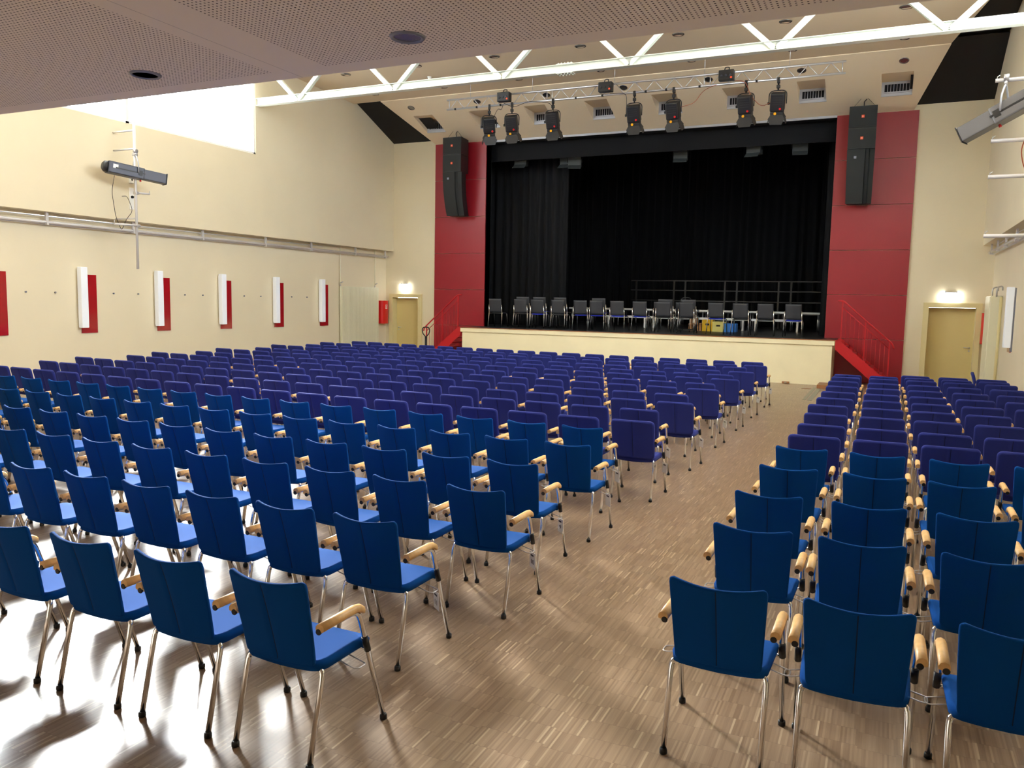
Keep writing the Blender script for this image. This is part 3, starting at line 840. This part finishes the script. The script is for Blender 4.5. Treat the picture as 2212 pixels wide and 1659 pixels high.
for k, (y, n) in enumerate(sy):
    o = MB().lathe((XL, y, 1.995), (1,0,0), [(.014,0),(.012,.02),(.018,.022),(.018,.03)], 10).obj('wall_hook', 'grey_trim')
    lampn = 'rear of the first whole lamp' if n == 0 else 'between the %s and %s whole lamps' % (ORD[n], ORD[n+1])
    tag(o, 'tiny grey wall hook %s, %s one toward the stage' % (lampn, ('first', 'second')[k % 2]), 'hook', 'small hooks between the wall lamps')

def wall_rail(x, s, y0, y1, ylast, hang, label):
    t = thing('hanging_rail', label, 'rail', (x, 0, 0))
    MB().tube([(0, y0, 3.39), (0, y1, 3.41)], .03, 10).obj('rail_tube', 'grey_tube', t)
    MB().tube([(-s*.07, y0, 3.365), (-s*.07, y1, 3.375)], .022, 8).obj('rail_tube', 'grey_tube', t)
    MB().tube([(-s*.02, y0, 3.51), (-s*.02, ylast, 3.52)], .011, 6).obj('cable_tube', 'grey_tube', t)
    for y in hang:
        b = MB(); b.box(-.02, .02, y-.03, y+.03, 3.4, 3.6); b.box(-.035, .035, y-.02, y+.02, 3.345, 3.43); b.obj('hanger', 'grey_tube', t)
wall_rail(-15.42, 1, 5.0, 23.25, 19.78, (6.9, 8.95, 10.99, 13.05, 15.08, 17.31, 19.24, 21.41, 23.1), 'long grey double tube rail hung under the left wall ledge')
wall_rail(2.23, -1, 5.0, 23.2, 22.0, (17.0, 18.6, 20.2, 21.6, 22.8), 'grey double tube rail hung under the right wall ledge')

# radiators
def radiator(x, s, y0, y1, label, ribs):
    t = thing('panel_radiator', label, 'radiator', (x, 0, 0))
    MB().box(min(0, s*.05), max(0, s*.05), y0, y1, .12, 2.36).obj('radiator_body', 'radiator', t)
    b = MB(); n = ribs
    for k in range(n):
        y = y0+(y1-y0)*(k+.5)/n; w = (y1-y0)/n*.34
        b.box(min(s*.05, s*.085), max(s*.05, s*.085), y-w, y+w, .13, 2.35, .004)
    b.obj('fins', 'radiator', t)
    for y in (y0-.03, y1-.15):
        b = MB(); b.tube([(s*.03, y, 2.42 if y > y0 else 0.05), (s*.03, y, 3.585)], .014, 8)
        b.obj('pipe', 'radiator', t)
        b = MB(); b.tube([(s*.03, y, 2.46), (s*.09, y, 2.48), (s*.11, y+.03, 2.5)], .016, 8, .02); b.tube([(s*.03, y+.0, 2.42), (s*.03, y, 2.36)], .02, 8); b.obj('valve', 'alu', t)
radiator(XL+.04, 1, 20.78, 22.78, 'tall ribbed radiator on the left wall near the stage', 44)
t = thing('panel_radiator', 'tall cream radiator edge on at the right wall corner', 'radiator', (XR, 0, 0))
MB().box(-.24, -.02, 21.3, 22.2, .1, 2.33, .01).obj('radiator_body', 'radiator', t)
b = MB()
for k in range(9): b.box(-.255, -.24, 21.32+k*.1, 21.37+k*.1, .12, 2.31)
b.obj('fins', 'radiator', t)
for y in (21.25, 22.1):
    MB().tube([(-.13, y, 2.3), (-.13, y, 2.52), (-.02, y+.03, 2.55), (-.02, y+.03, 2.45)], .016, 8, .05).obj('valve', 'alu', t)
MB().tube([(-.05, 21.15, .0), (-.05, 21.15, 2.3)], .03, 8).obj('pipe', 'frame', t)

# fire cabinets
def fire_box(x, s, y, label, sign):
    t = thing('extinguisher_cabinet', label, 'fire cabinet', (x, y, 1.16))
    poly = [(0,-.19), (.14,-.19), (.2,-.15), (.225,-.05), (.225,.05), (.2,.15), (.14,.19), (0,.19)]
    MB().prism([(s*a, c) for a, c in poly], (0,0,.0), (1,0,0), (0,1,0), (0,0,1), .76).obj('cabinet_body', 'red_box', t)
    MB().prism([(s*a*1.02, c*1.03) for a, c in poly], (0,0,.755), (1,0,0), (0,1,0), (0,0,1), .012).obj('lid', 'red_box', t)
    if sign:
        g = MB().box(min(s*.224, s*.229), max(s*.224, s*.229), -.052, .052, .5, .63).obj('sign_plate', 'white', t); g['label'] = 'white sticker with a red symbol'
        b = MB(); xa = s*.2292
        b.box(min(xa, xa+s*.001), max(xa, xa+s*.001), -.04, .04, .512, .618); g2 = b.obj('sign_field', 'red_knob', g)
        b = MB(); xa = s*.2304; b.box(min(xa, xa+s*.001), max(xa, xa+s*.001), -.012, .012, .52, .585); b.box(min(xa, xa+s*.001), max(xa, xa+s*.001), -.006, .022, .585, .6); b.obj('sign_symbol', 'white', g)
fire_box(XL, 1, 23.08, 'red rounded extinguisher cabinet between the left radiator and door', True)
fire_box(XR, -1, 23.02, 'red extinguisher cabinet between the right door and radiator', False)

# exit lamps above the doors
for i, (x, z, w) in enumerate(((-14.8, 2.38, .36), (1.47, 2.31, .46))):
    t = thing('exit_lamp', 'glowing white exit lamp above the %s stage door' % ('left', 'right')[i], 'lamp', (x, YW, z))
    MB().box(-w/2, w/2, -.12, -.02, -.1, .11, .01).obj('light_box', 'exit', t)
    b = MB(); b.box(-w*.3, w*.3, -.09, 0, .11, .13); b.box(-w*.3, -w*.3+.02, -.09, -.07, .1, .16); b.box(w*.3-.02, w*.3, -.09, -.07, .1, .16); b.obj('bracket', 'grey_metal', t)
# right wall lamp
t = thing('wall_lamp', 'white oblong wall lamp edge on at the right wall', 'lamp', (XR, 19.3, 1.86))
MB().box(-.16, -.03, -.09, .09, -.62, .62, .012).obj('diffuser', 'lamp_glass', t); MB().box(-.03, 0, -.08, .08, -.7, .6).obj('back_plate', 'grey_trim', t)
o = MB().box(XR-.025, XR-.001, 19.35, 19.75, 1.14, 2.385, .003).obj('glass_panel', 'red_glass'); tag(o, 'red glass panel behind the oblong lamp on the right wall', 'wall panel')

# ------------------------------------------------------------------ side lighting poles with profile spots
def profile_spot(c, d, label, body, L=1.1):
    c = Vector(c); d = Vector(d).normalized()
    t = thing('profile_spotlight', label, 'spotlight', c)
    sd = d.cross(Vector((0,0,1))).normalized(); up = sd.cross(d)
    h = L/2
    MB().obox(-d*(h*.38), d, sd, up, h*.6, .125, .12, .02).obj('lamp_housing', body, t)
    MB().obox(d*(h*.55), d, sd, up, h*.45, .105, .105, .015).obj('lens_barrel', body, t)
    b = MB(); b.lathe(-d*h*.98, -d, [(.12,0),(.115,.05),(.07,.09)], 16); b.obj('rear_cap', 'grey_trim' if body != 'profile' else 'black_metal', t)
    MB().obox(d*(h*1.0+.005), d, sd, up, .006, .115, .115).obj('lens_frame', 'black_metal', t)
    b = MB()
    for s in (-1, 1): b.obox(sd*s*.127-d*.25*h, d, sd, up, .5*h, .003, .012); b.obox(sd*s*.127+up*.0+d*.05, d, sd, up, .04, .006, .05)
    b.obj('side_vent', 'black_metal', t)
    b = MB(); top = Vector((0,0,.36))
    b.tube([sd*.15, sd*.15+Vector((0,0,.2)), top+sd*.03, top-sd*.03, -sd*.15+Vector((0,0,.2)), -sd*.15], .013, 8, .06)
    b.obj('yoke', 'grey_metal', t)
    b = MB(); b.tube([top, top+Vector((0,0,.07))], .02, 8); b.lathe(top+Vector((-.03,0,.1)), (1,0,0), [(.03,0),(.045,.0),(.045,.06),(.03,.06)], 12); b.obj('clamp', 'alu', t)
    b = MB(); b.obox(-d*h*.75+sd*.127+up*.03, d, sd, up, .05, .001, .04); b.obj('sticker', 'paper', t)
    b = MB(); b.lathe(d*.1-up*.12, -up, [(.015,0),(.02,.02),(.02,.035)], 10); b.obj('focus_knob', 'red_knob', t)
    return t
profile_spot((-14.6,12.47,4.54), (.36,.93,-.11), 'dark profile spotlight clamped to the pole by the left wall', 'profile', 1.2)
t = thing('lighting_pole', 'grey lighting pole with stub arms standing off the left wall', 'pole', (-14.65, 12.49, 0))
MB().tube([(0,0,2.53), (0,0,5.62)], .027, 12).obj('pole', 'grey_tube', t)
for z in (5.43, 5.05, 3.6): MB().tube([(-.632,0,z), (.02,0,z)], .018, 8).obj('standoff', 'grey_tube', t)
MB().tube([(.04,.05,3.45), (.04,-.58,3.43)], .024, 10).obj('stub_arm', 'grey_tube', t)
MB().tube([(.04,-.05,4.13), (.04,.32,4.15)], .02, 10).obj('stub_arm', 'grey_tube', t)
b = MB()
for z, y in ((3.45,-.58), (4.15,.32)): b.tube([(.04,y,z), (.04,y,z+.06)], .008, 6)
for z in (3.44, 4.13, 4.93): b.box(-.04, .06, -.035, .035, z-.03, z+.03, .008)
b.obj('clamp', 'alu', t)
o = MB().tube([(-14.62,11.95,4.42), (-14.75,11.98,4.1), (-14.8,12.1,3.6), (-14.9,12.3,3.36), (-14.95,12.38,3.37), (-14.9,12.45,3.6), (-14.72,12.47,3.75), (-14.9,12.48,4.08), (-15.2,12.6,4.1)], .006, 6, .12).obj('power_cable', 'cable')
tag(o, 'thin dark cable hanging from the left wall spotlight to the socket strip', 'cable')
t = thing('socket_strip', 'white socket strip on the left wall beside the lighting pole', 'socket', (XLU, 12.9, 4.2))
MB().box(0, .03, -.055, .055, -.35, .12, .006).obj('strip_body', 'white', t)
MB().box(.0, .05, -.05, .05, .22, .35, .006).obj('wall_socket', 'white', t)
b = MB(); b.lathe((.05,0,.29), (1,0,0), [(.022,0),(.022,.004)], 12); b.lathe((.03,0,-.08), (1,0,0), [(.03,0),(.03,.03),(.012,.06)], 12); b.obj('plug', 'rubber', t)

profile_spot((1.28,12.95,4.66), (-.86,.35,-.44), 'grey profile spotlight hanging from the arm at the right wall', 'grey_case', 1.12)
t = thing('lighting_pole', 'grey lighting pole at the right wall with four stub arms', 'pole', (1.78, 13.05, 0))
MB().tube([(0,0,2.53), (0,0,5.62)], .027, 12).obj('pole', 'grey_tube', t)
for z in (5.1, 4.3, 3.82, 3.02):
    MB().tube([(-.62,-.05,z), (.32,-.05,z)], .027, 12).obj('stub_arm', 'grey_tube', t)
    b = MB(); b.tube([(-.6,-.05,z+.02), (-.6,-.05,z+.05), (-.57,-.05,z+.07)], .006, 6); b.box(-.04, .04, -.09, .03, z-.035, z+.035, .008); b.obj('end_hook', 'alu', t)
MB().tube([(-.05,-.02,5.15), (-.05,-.02,5.4)], .006, 6).obj('safety_wire', 'alu', t)
o = MB().tube([(1.6,12.72,4.72), (1.58,12.75,4.4), (1.5,12.85,4.15), (1.56,12.9,3.9), (1.74,13.0,3.7)], .007, 6, .1).obj('power_cable', 'orange_cable')
tag(o, 'brown cable dropping from the spotlight at the right wall', 'cable')

# ------------------------------------------------------------------ roof truss
t = thing('roof_truss', 'white steel roof truss with zigzag diagonals spanning the hall', 'truss', (0, 16.9, 0))
def ibeam(b, p, q, h, w, up, tf=.012):
    p, q, up = Vector(p), Vector(q), Vector(up)
    d = (q-p).normalized(); sd = d.cross(up).normalized(); up = sd.cross(d); c = (p+q)/2; L = (q-p).length/2
    b.obox(c+up*(h/2-tf/2), d, sd, up, L, w/2, tf/2); b.obox(c-up*(h/2-tf/2), d, sd, up, L, w/2, tf/2); b.obox(c, d, sd, up, L, tf/2, h/2-tf)
    return b
ibeam(MB(), (XLU+.02,0,7.035), (XRU-.02,0,7.035), .18, .17, (0,0,1)).obj('lower_chord', 'steel_white', t)
for nx in (-13.92,-11.05,-8.16,-5.2,-2.26,.716):
    for s in (-1, 1):
        if nx+s*1.2 > 2.05 or nx+s*1.2 < XLU: pass
        ex_ = nx+s*1.2
        ibeam(MB(), (nx+s*.02,0,6.98), (ex_,0,8.09), .1, .1, (0,1,0)).obj('diagonal', 'steel_white', t)
b = MB()
for z in (7.13, 6.94):
    b.box(-6.83, -6.45, -.09, .09, z-.008, z+.008)
    for k in range(5):
        for y in (-.06, .06): b.lathe((-6.79+k*.075, y, z-.03), (0,0,1), [(.014,0),(.014,.06)], 6)
b.obj('splice_plate', 'steel_white', t)

# ------------------------------------------------------------------ ceiling lights, vents, detector
def downlight(p, nrm, r, label, group, trim='silver', flat=False):
    nrm = Vector(nrm).normalized()
    t = thing('ceiling_light', label, 'ceiling light', p, 0, group)
    MB().lathe((0,0,0), nrm, [(r*.78,-.002),(r*.8,.012),(r*.92,.014),(r,.004),(r,-.004)], 24).obj('trim_ring', trim, t)
    if flat: MB().lathe((0,0,0), nrm, [(.001,.006),(r*.78,.006)], 24).obj('diffuser', 'white', t)
    else:
        MB().lathe((0,0,0), nrm, [(r*.78,.004),(r*.62,-.0),(r*.3,-.002),(.001,-.002)], 24).obj('reflector', 'silver', t)
ns = Vector((0,-.4,-1)); nu_ = Vector((0,.04,-1))
for i, x in enumerate((-13.46,-11.21,-9.02,-6.78,-4.51,-2.24,.03)):
    downlight((x, 21.54, zs(21.54)), ns, .11, 'round silver downlight in the sloped ceiling above the vents, %s from the left' % ORD[i+1], 'downlights in the sloped ceiling')
for i, x in enumerate((-14.05,-11.73,-9.41,-7.08,-4.73,-2.36,.015)):
    downlight((x, 20.5, zu(20.5)), nu_, .11, 'flat downlight in the ceiling behind the white roof truss, %s from the left' % ORD[i+1], 'downlights behind the roof truss')
for i, x in enumerate((-13.75,-11.5,-9.25,-6.97,-4.63,-2.32,.01)):
    downlight((x, 18.66, zu(18.66)), nu_, .14, 'round silver downlight seen above the white roof truss, %s from the left' % ORD[i+1], 'downlights above the roof truss')
downlight((-2.592,4.103,3.5), (0,0,-1), .104, 'unlit round downlight in the perforated gallery ceiling nearer the middle', 'downlights in the gallery ceiling', 'grey_trim')
downlight((-4.71,4.122,3.5), (0,0,-1), .104, 'round downlight with white lens in the gallery ceiling nearer the window', 'downlights in the gallery ceiling', 'grey_trim', True)
t = thing('smoke_detector', 'small white smoke detector on the ceiling above the truss', 'smoke detector', (-11.64, 19.55, zu(19.55)))
MB().lathe((0,0,0), (0,0,-1), [(.06,0),(.06,.02),(.05,.03)], 16).obj('base', 'white', t); MB().lathe((0,0,-.03), (0,0,-1), [(.04,0),(.045,.02),(.03,.04)], 16).obj('sensor_head', 'white', t)
for i, (x0, x1) in enumerate(VX):
    zt, zb = zs(VY0), zs(VY1)
    t = thing('ceiling_vent', 'grey slotted air vent recessed in the sloped ceiling, %s from the left' % ORD[i+1], 'vent', ((x0+x1)/2, VY1, zb), 0, 'air vents in the sloped ceiling')
    w = (x1-x0)/2; hgt = zt-zb; dp = VY1-VY0
    b = MB(); b.quad((-w,-dp,hgt), (w,-dp,hgt), (w,0,hgt), (-w,0,hgt))
    for s in (-1, 1): b.quad((s*w,-dp,hgt), (s*w,0,hgt), (s*w,0,0))
    b.obj('recess', 'ceil', t)
    b = MB(); f = .07
    b.box(-w, w, -.03, 0, 0, .1); b.box(-w, w, -.03, 0, hgt-.06, hgt); b.box(-w, -w+f, -.03, 0, .1, hgt-.06); b.box(w-f, w, -.03, 0, .1, hgt-.06)
    b.box(-w+.06, w-.06, -.06, -.03, .07, .1)
    b.obj('vent_frame', 'grey_metal', t)
    MB().box(-w+f, w-f, -.008, 0, .1, hgt-.06).obj('duct', 'dark_void', t)
    b = MB()
    for k in range(1, 8):
        xx = -w+f+(2*w-2*f)*k/8; b.box(xx-.006, xx+.006, -.026, -.008, .1, hgt-.06)
    b.obj('slats', 'grey_metal', t)

# ------------------------------------------------------------------ lighting truss over the stage front
TY, TZ0, TZ1, TX0, TX1 = 19.6, 7.11, 7.36, -11.11, -1.12
t = thing('lighting_truss', 'aluminium ladder truss hanging before the stage with spotlights', 'truss', (0, TY, 0))
MB().tube([(TX0,0,TZ1), (TX1,0,TZ1)], .025, 12).obj('upper_tube', 'alu', t)
MB().tube([(TX0,0,TZ0), (TX1,0,TZ0)], .025, 12).obj('lower_tube', 'alu', t)
segs = [(TX0, -8.12), (-8.12, -4.13), (-4.13, TX1)]
for a, c in segs:
    for x in (a+.07, c-.07): MB().tube([(x,0,TZ0), (x,0,TZ1)], .011, 8).obj('upright', 'alu', t)
    n = max(2, round((c-a-.14)/.5)); w = (c-a-.14)/n
    for k in range(n):
        x = a+.07+k*w
        MB().tube([(x+.02,0,TZ0), (x+w/2,0,TZ1)], .009, 6).obj('brace', 'alu', t); MB().tube([(x+w/2,0,TZ1), (x+w-.02,0,TZ0)], .009, 6).obj('brace', 'alu', t)
for x in (-10.4,-8.6,-6.4,-4.2,-2.3):
    MB().tube([(x,0,TZ1), (x,0,zu(TY))], .005, 6).obj('hanging_wire', 'alu', t)
b = MB()
for x in (-10.85,-10.2,-9.5,-7.4,-6.7,-5.6,-5.1,-4.3,-3.0): b.tube([(x-.025,0,TZ0), (x+.025,0,TZ0)], .03, 10)
b.obj('tape_band', 'rubber', t)

def fresnel(x, ang, dx, label):
    """theatre spot hanging below the lower tube; dx tilts the body sideways, ang yaws it"""
    t = thing('stage_spotlight', label, 'spotlight', (x, TY, TZ0), ang, 'spotlights on the lighting truss')
    b = MB(); b.box(-.03, .03, -.045, .045, -.09, .035, .01); b.tube([(0,0,-.08), (0,0,-.24)], .018, 8); b.box(-.04, .04, -.03, .03, -.2, -.13, .01); b.obj('clamp', 'black_metal', t)
    MB().tube([(-.19,0,-.55), (-.19,0,-.3), (-.12,0,-.25), (.12,0,-.25), (.19,0,-.3), (.19,0,-.55)], .012, 8, .06).obj('yoke', 'black_metal', t)
    d = Vector((dx,.38,-.92)).normalized(); sd = Vector((1,0,0)); sd = (sd-d*sd.dot(d)).normalized(); up = sd.cross(d)
    c = Vector((0,0,-.53))
    MB().obox(c-d*.03, d, sd, up, .2, .155, .14, .035).obj('lamp_housing', 'black_metal', t)
    b = MB()
    for k in range(4): b.obox(c-d*(.14-k*.05)-up*.142, d, sd, up, .008, .1, .003)
    b.obj('cooling_fins', 'black_plastic', t)
    MB().obox(c+d*.2, d, sd, up, .03, .14, .135, .01).obj('colour_frame', 'black_plastic', t)
    MB().lathe(c+d*.231, d, [(.001,.008),(.08,.006),(.115,0)], 20).obj('lens', 'silver', t)
    for (s_, nrm, ww) in (((0,-1), -up, .16), ((0,1), up, .16), ((1,0), sd, .15), ((-1,0), -sd, .15)):
        e = c+d*.23+nrm*.135; tng = sd if abs(nrm.dot(up)) > .5 else up
        dd = (d+nrm*.35).normalized(); nn = dd.cross(tng)
        L = .22
        MB().prism([(-ww*.8,0), (ww*.8,0), (ww*1.15,L*.45), (ww*.8,L), (-ww*.8,L), (-ww*1.15,L*.45)], e, tng, dd, nn, .004).obj('barn_door', 'black_metal', t)
    MB().lathe(c+d*.2-up*.14-sd*.03, -up, [(.02,0),(.03,.01),(.03,.03)], 10).obj('yellow_knob', 'yellow_knob', t)
    MB().lathe(c+d*.1-up*.14+sd*.07, -up, [(.02,0),(.028,.01),(.02,.03)], 10).obj('red_knob', 'red_knob', t)
    MB().lathe(c-sd*.19, -sd, [(.02,-.03),(.03,0),(.03,.03)], 10).obj('tilt_knob', 'black_plastic', t)
for i, (x, a, dx) in enumerate(((-9.83,.55,.1), (-9.17,.22,.05), (-8.02,.15,.04), (-5.88,.1,.03), (-4.91,-.05,0), (-3.23,-.05,0), (-2.52,.02,-.05))):
    fresnel(x, a, dx, 'black theatre spotlight with barn doors hanging from the truss, %s from the left' % ORD[i+1])
for i, (x, col) in enumerate(((-9.33,0), (-6.57,1), (-3.66,2))):
    t = thing('dimmer_box', 'black dimmer box clamped on the lighting truss, %s from the left' % ORD[i+1], 'dimmer box', (x, TY-.16, 7.27), 0, 'dimmer boxes on the truss')
    MB().box(-.17, .17, -.08, .1, -.13, .1, .012).obj('case', 'black_metal', t)
    MB().tube([(-.06,.06,.09), (-.06,.1,.2), (.04,.1,.2), (.04,.06,.09)], .012, 6, .04).obj('clamp', 'black_metal', t)
    b = MB()
    for k in range(3): b.lathe((-.1+.1*k,-.08,-.03), (0,-1,0), [(.028,0),(.03,.012),(.02,.02)], 12)
    b.obj('outlet', 'profile' if col != 1 else 'black_plastic', t)
    MB().lathe((.12,-.08,-.08), (0,-1,0), [(.02,0),(.025,.015)], 10).obj('plug', 'orange', t)
for pts, m, lab in (
    ([(-9.4,TY-.02,7.14), (-9.1,TY-.05,7.0), (-8.7,TY-.05,7.12), (-8.3,TY-.05,7.08), (-8.05,TY-.03,7.02), (-7.95,TY-.05,6.7)], 'cable', 'dark cable looping along the left third of the lighting truss'),
    ([(-9.7,TY-.05,6.75), (-9.55,TY-.06,7.02), (-9.45,TY-.06,6.95), (-9.4,TY-.06,7.1)], 'cable', 'dark looped cable by the leftmost truss spotlight'),
    ([(-6.5,TY-.05,7.12), (-6.07,TY-.05,7.1), (-6.05,TY-.05,6.62)], 'cable', 'black cable dropping beside the middle truss spotlight'),
    ([(-3.9,TY-.06,7.1), (-4.2,TY-.06,7.0), (-4.4,TY-.06,6.72), (-4.7,TY-.1,6.65)], 'orange_cable', 'brown orange cable drooping toward the fifth truss spotlight'),
    ([(-3.55,TY-.06,7.15), (-3.25,TY-.06,7.13), (-3.1,TY-.06,6.75), (-2.85,TY-.1,6.5), (-2.55,TY-.16,6.62)], 'orange_cable', 'brown orange cable joining the two rightmost truss spotlights')):
    tag(MB().tube(pts, .007, 6, .12).obj('stage_cable', m), lab, 'cable')

# ------------------------------------------------------------------ loudspeaker arrays
def speaker(x, lab, yaw):
    t = thing('line_array_speaker', lab, 'loudspeaker', (x, 22.6, 0), yaw)
    w = .325
    for k, (z0, z1) in enumerate(((6.53,7.05), (6.0,6.515))):
        poly = [(-w,0), (w,0), (w*.8,.6), (-w*.8,.6)]
        c = MB().prism(poly, (0,0,z0), (1,0,0), (0,1,0), (0,0,1), z1-z0).obj('cabinet', 'black_plastic', t)
        MB().box(-w+.01, w-.01, -.012, 0, z0+.015, z1-.02).obj('front_grille', 'grille', c)
        g = MB().box(-.034, .034, -.02, -.012, (z0+z1)/2-.034, (z0+z1)/2+.034).obj('badge', 'orange', c); g['label'] = 'small orange badge'
        text('badge_lettering', 'JBL', .034, Matrix.Translation((0,-.0205,(z0+z1)/2))@Matrix.Rotation(PI/2, 4, 'X'), 'white', c)
    # curved column below
    b = MB(); n = 12; prev = None; rings = []
    for k in range(n+1):
        tt = k/n; z = 5.99-1.33*tt; yo = .26*tt**2.2
        tw = w*(1-.06*tt)
        rings.append([b.bm.verts.new(p) for p in ((-tw,yo,z), (tw*.3,yo-.0,z), (tw*.36,yo+.05,z), (tw*.58,yo+.05,z), (tw*.66,yo,z), (tw,yo+.05,z), (tw*.85,yo+.42,z+.02), (-tw*.85,yo+.42,z+.02))])
    for A, B in zip(rings, rings[1:]):
        for i in range(8): b._f([A[i], A[(i+1) % 8], B[(i+1) % 8], B[i]])
    b._f(rings[0][::-1]); b._f(rings[-1])
    c = b.obj('curved_column', 'grille', t)
    MB().box(-.16, -.1, -.006, 0.001, 5.76, 5.82).obj('badge', 'grey_trim', c)
    b = MB()
    for sx in (-.25, .28): b.tube([(sx,.15,7.05), (sx*.3,.2,zs(22.8))], .004, 6)
    b.tube([(.0,.3,7.05), (.0,.25,7.2), (.06,.22,zs(22.82))], .012, 6)
    b.obj('hanging_wire', 'cable', t)
speaker(-12.62, 'black curved loudspeaker array hanging before the left red panels', .0)
speaker(-.82, 'black curved loudspeaker array hanging before the right red panels', .0)

# ------------------------------------------------------------------ floor details near the stage
o = MB().box(-1.53, -1.46, 18.35, 21.27, 0, .004).obj('floor_channel', 'floor_metal'); tag(o, 'grey floor channel cover running to the stage, the strip nearer the left block', 'floor cover', 'grey floor channel strips')
o = MB().box(-1.43, -1.33, 18.25, 21.27, 0, .004).obj('floor_channel', 'floor_metal'); tag(o, 'grey floor channel cover running to the stage, the strip nearer the right block', 'floor cover', 'grey floor channel strips')
t = thing('floor_outlet', 'round metal floor outlet in the parquet before the stage', 'floor outlet', (-1.66, 20.9, 0))
MB().lathe((0,0,0), (0,0,1), [(.12,0),(.12,.004),(.1,.005)], 24).obj('outlet_lid', 'wood_edge', t); MB().lathe((0,0,.004), (0,0,1), [(.1,0),(.104,.002),(.112,.002),(.116,0)], 24).obj('outlet_ring', 'floor_metal', t)
t = thing('wooden_step', 'low brown wooden block at the foot of the stage corner', 'step', (-1.32, 21.5, 0))
MB().box(-.12, .12, -.4, .4, 0, .09, .006).obj('step_block', 'wood_edge', t)
t = thing('cable_flap', 'small brown cable flap at the foot of the stage front', 'flap', (-2.27, 22.0, 0)); MB().box(-.09, .09, -.03, .04, 0, .05, .01).obj('flap_body', 'wood_edge', t); MB().box(-.03, .03, -.034, -.029, .015, .035).obj('latch', 'floor_metal', t)

# ------------------------------------------------------------------ light and colour management
w = bpy.data.worlds.new('world'); SC.world = w; w.use_nodes = True
nt = w.node_tree; bg = nt.nodes['Background']
SUN_DIR = Vector((-.78*math.cos(math.radians(27)), .62*math.cos(math.radians(27)), math.sin(math.radians(27)))).normalized()
tc = nt.nodes.new('ShaderNodeTexCoord'); dp = nt.nodes.new('ShaderNodeVectorMath'); dp.operation = 'DOT_PRODUCT'
nt.links.new(tc.outputs['Generated'], dp.inputs[0]); dp.inputs[1].default_value = SUN_DIR
hz = nmath(nt, 'POWER', nmath(nt, 'MAXIMUM', dp.outputs['Value'], 0.), 14.)
SKY, GLOW = 12.0, 40.0
nt.links.new(nmath(nt, 'ADD', nmath(nt, 'MULTIPLY', hz, GLOW), SKY), bg.inputs[1])
bg.inputs[0].default_value = (.93, .97, 1, 1)
sl = bpy.data.lights.new('sun', 'SUN'); sl.energy = 18; sl.angle = math.radians(12); sl.color = (1, .98, .95)
so = bpy.data.objects.new('sun', sl); COL.objects.link(so)
so.rotation_euler = SUN_DIR.to_track_quat('Z', 'Y').to_euler()
vs = SC.view_settings; SC.display_settings.display_device = 'sRGB'
vs.view_transform = 'Standard'; vs.look = 'None'; vs.gamma = 1; vs.use_curve_mapping = False
vs.exposure = 0.45
SC.cycles.max_bounces = 10; SC.cycles.diffuse_bounces = 6; SC.cycles.glossy_bounces = 4
SC.cycles.sample_clamp_indirect = 8
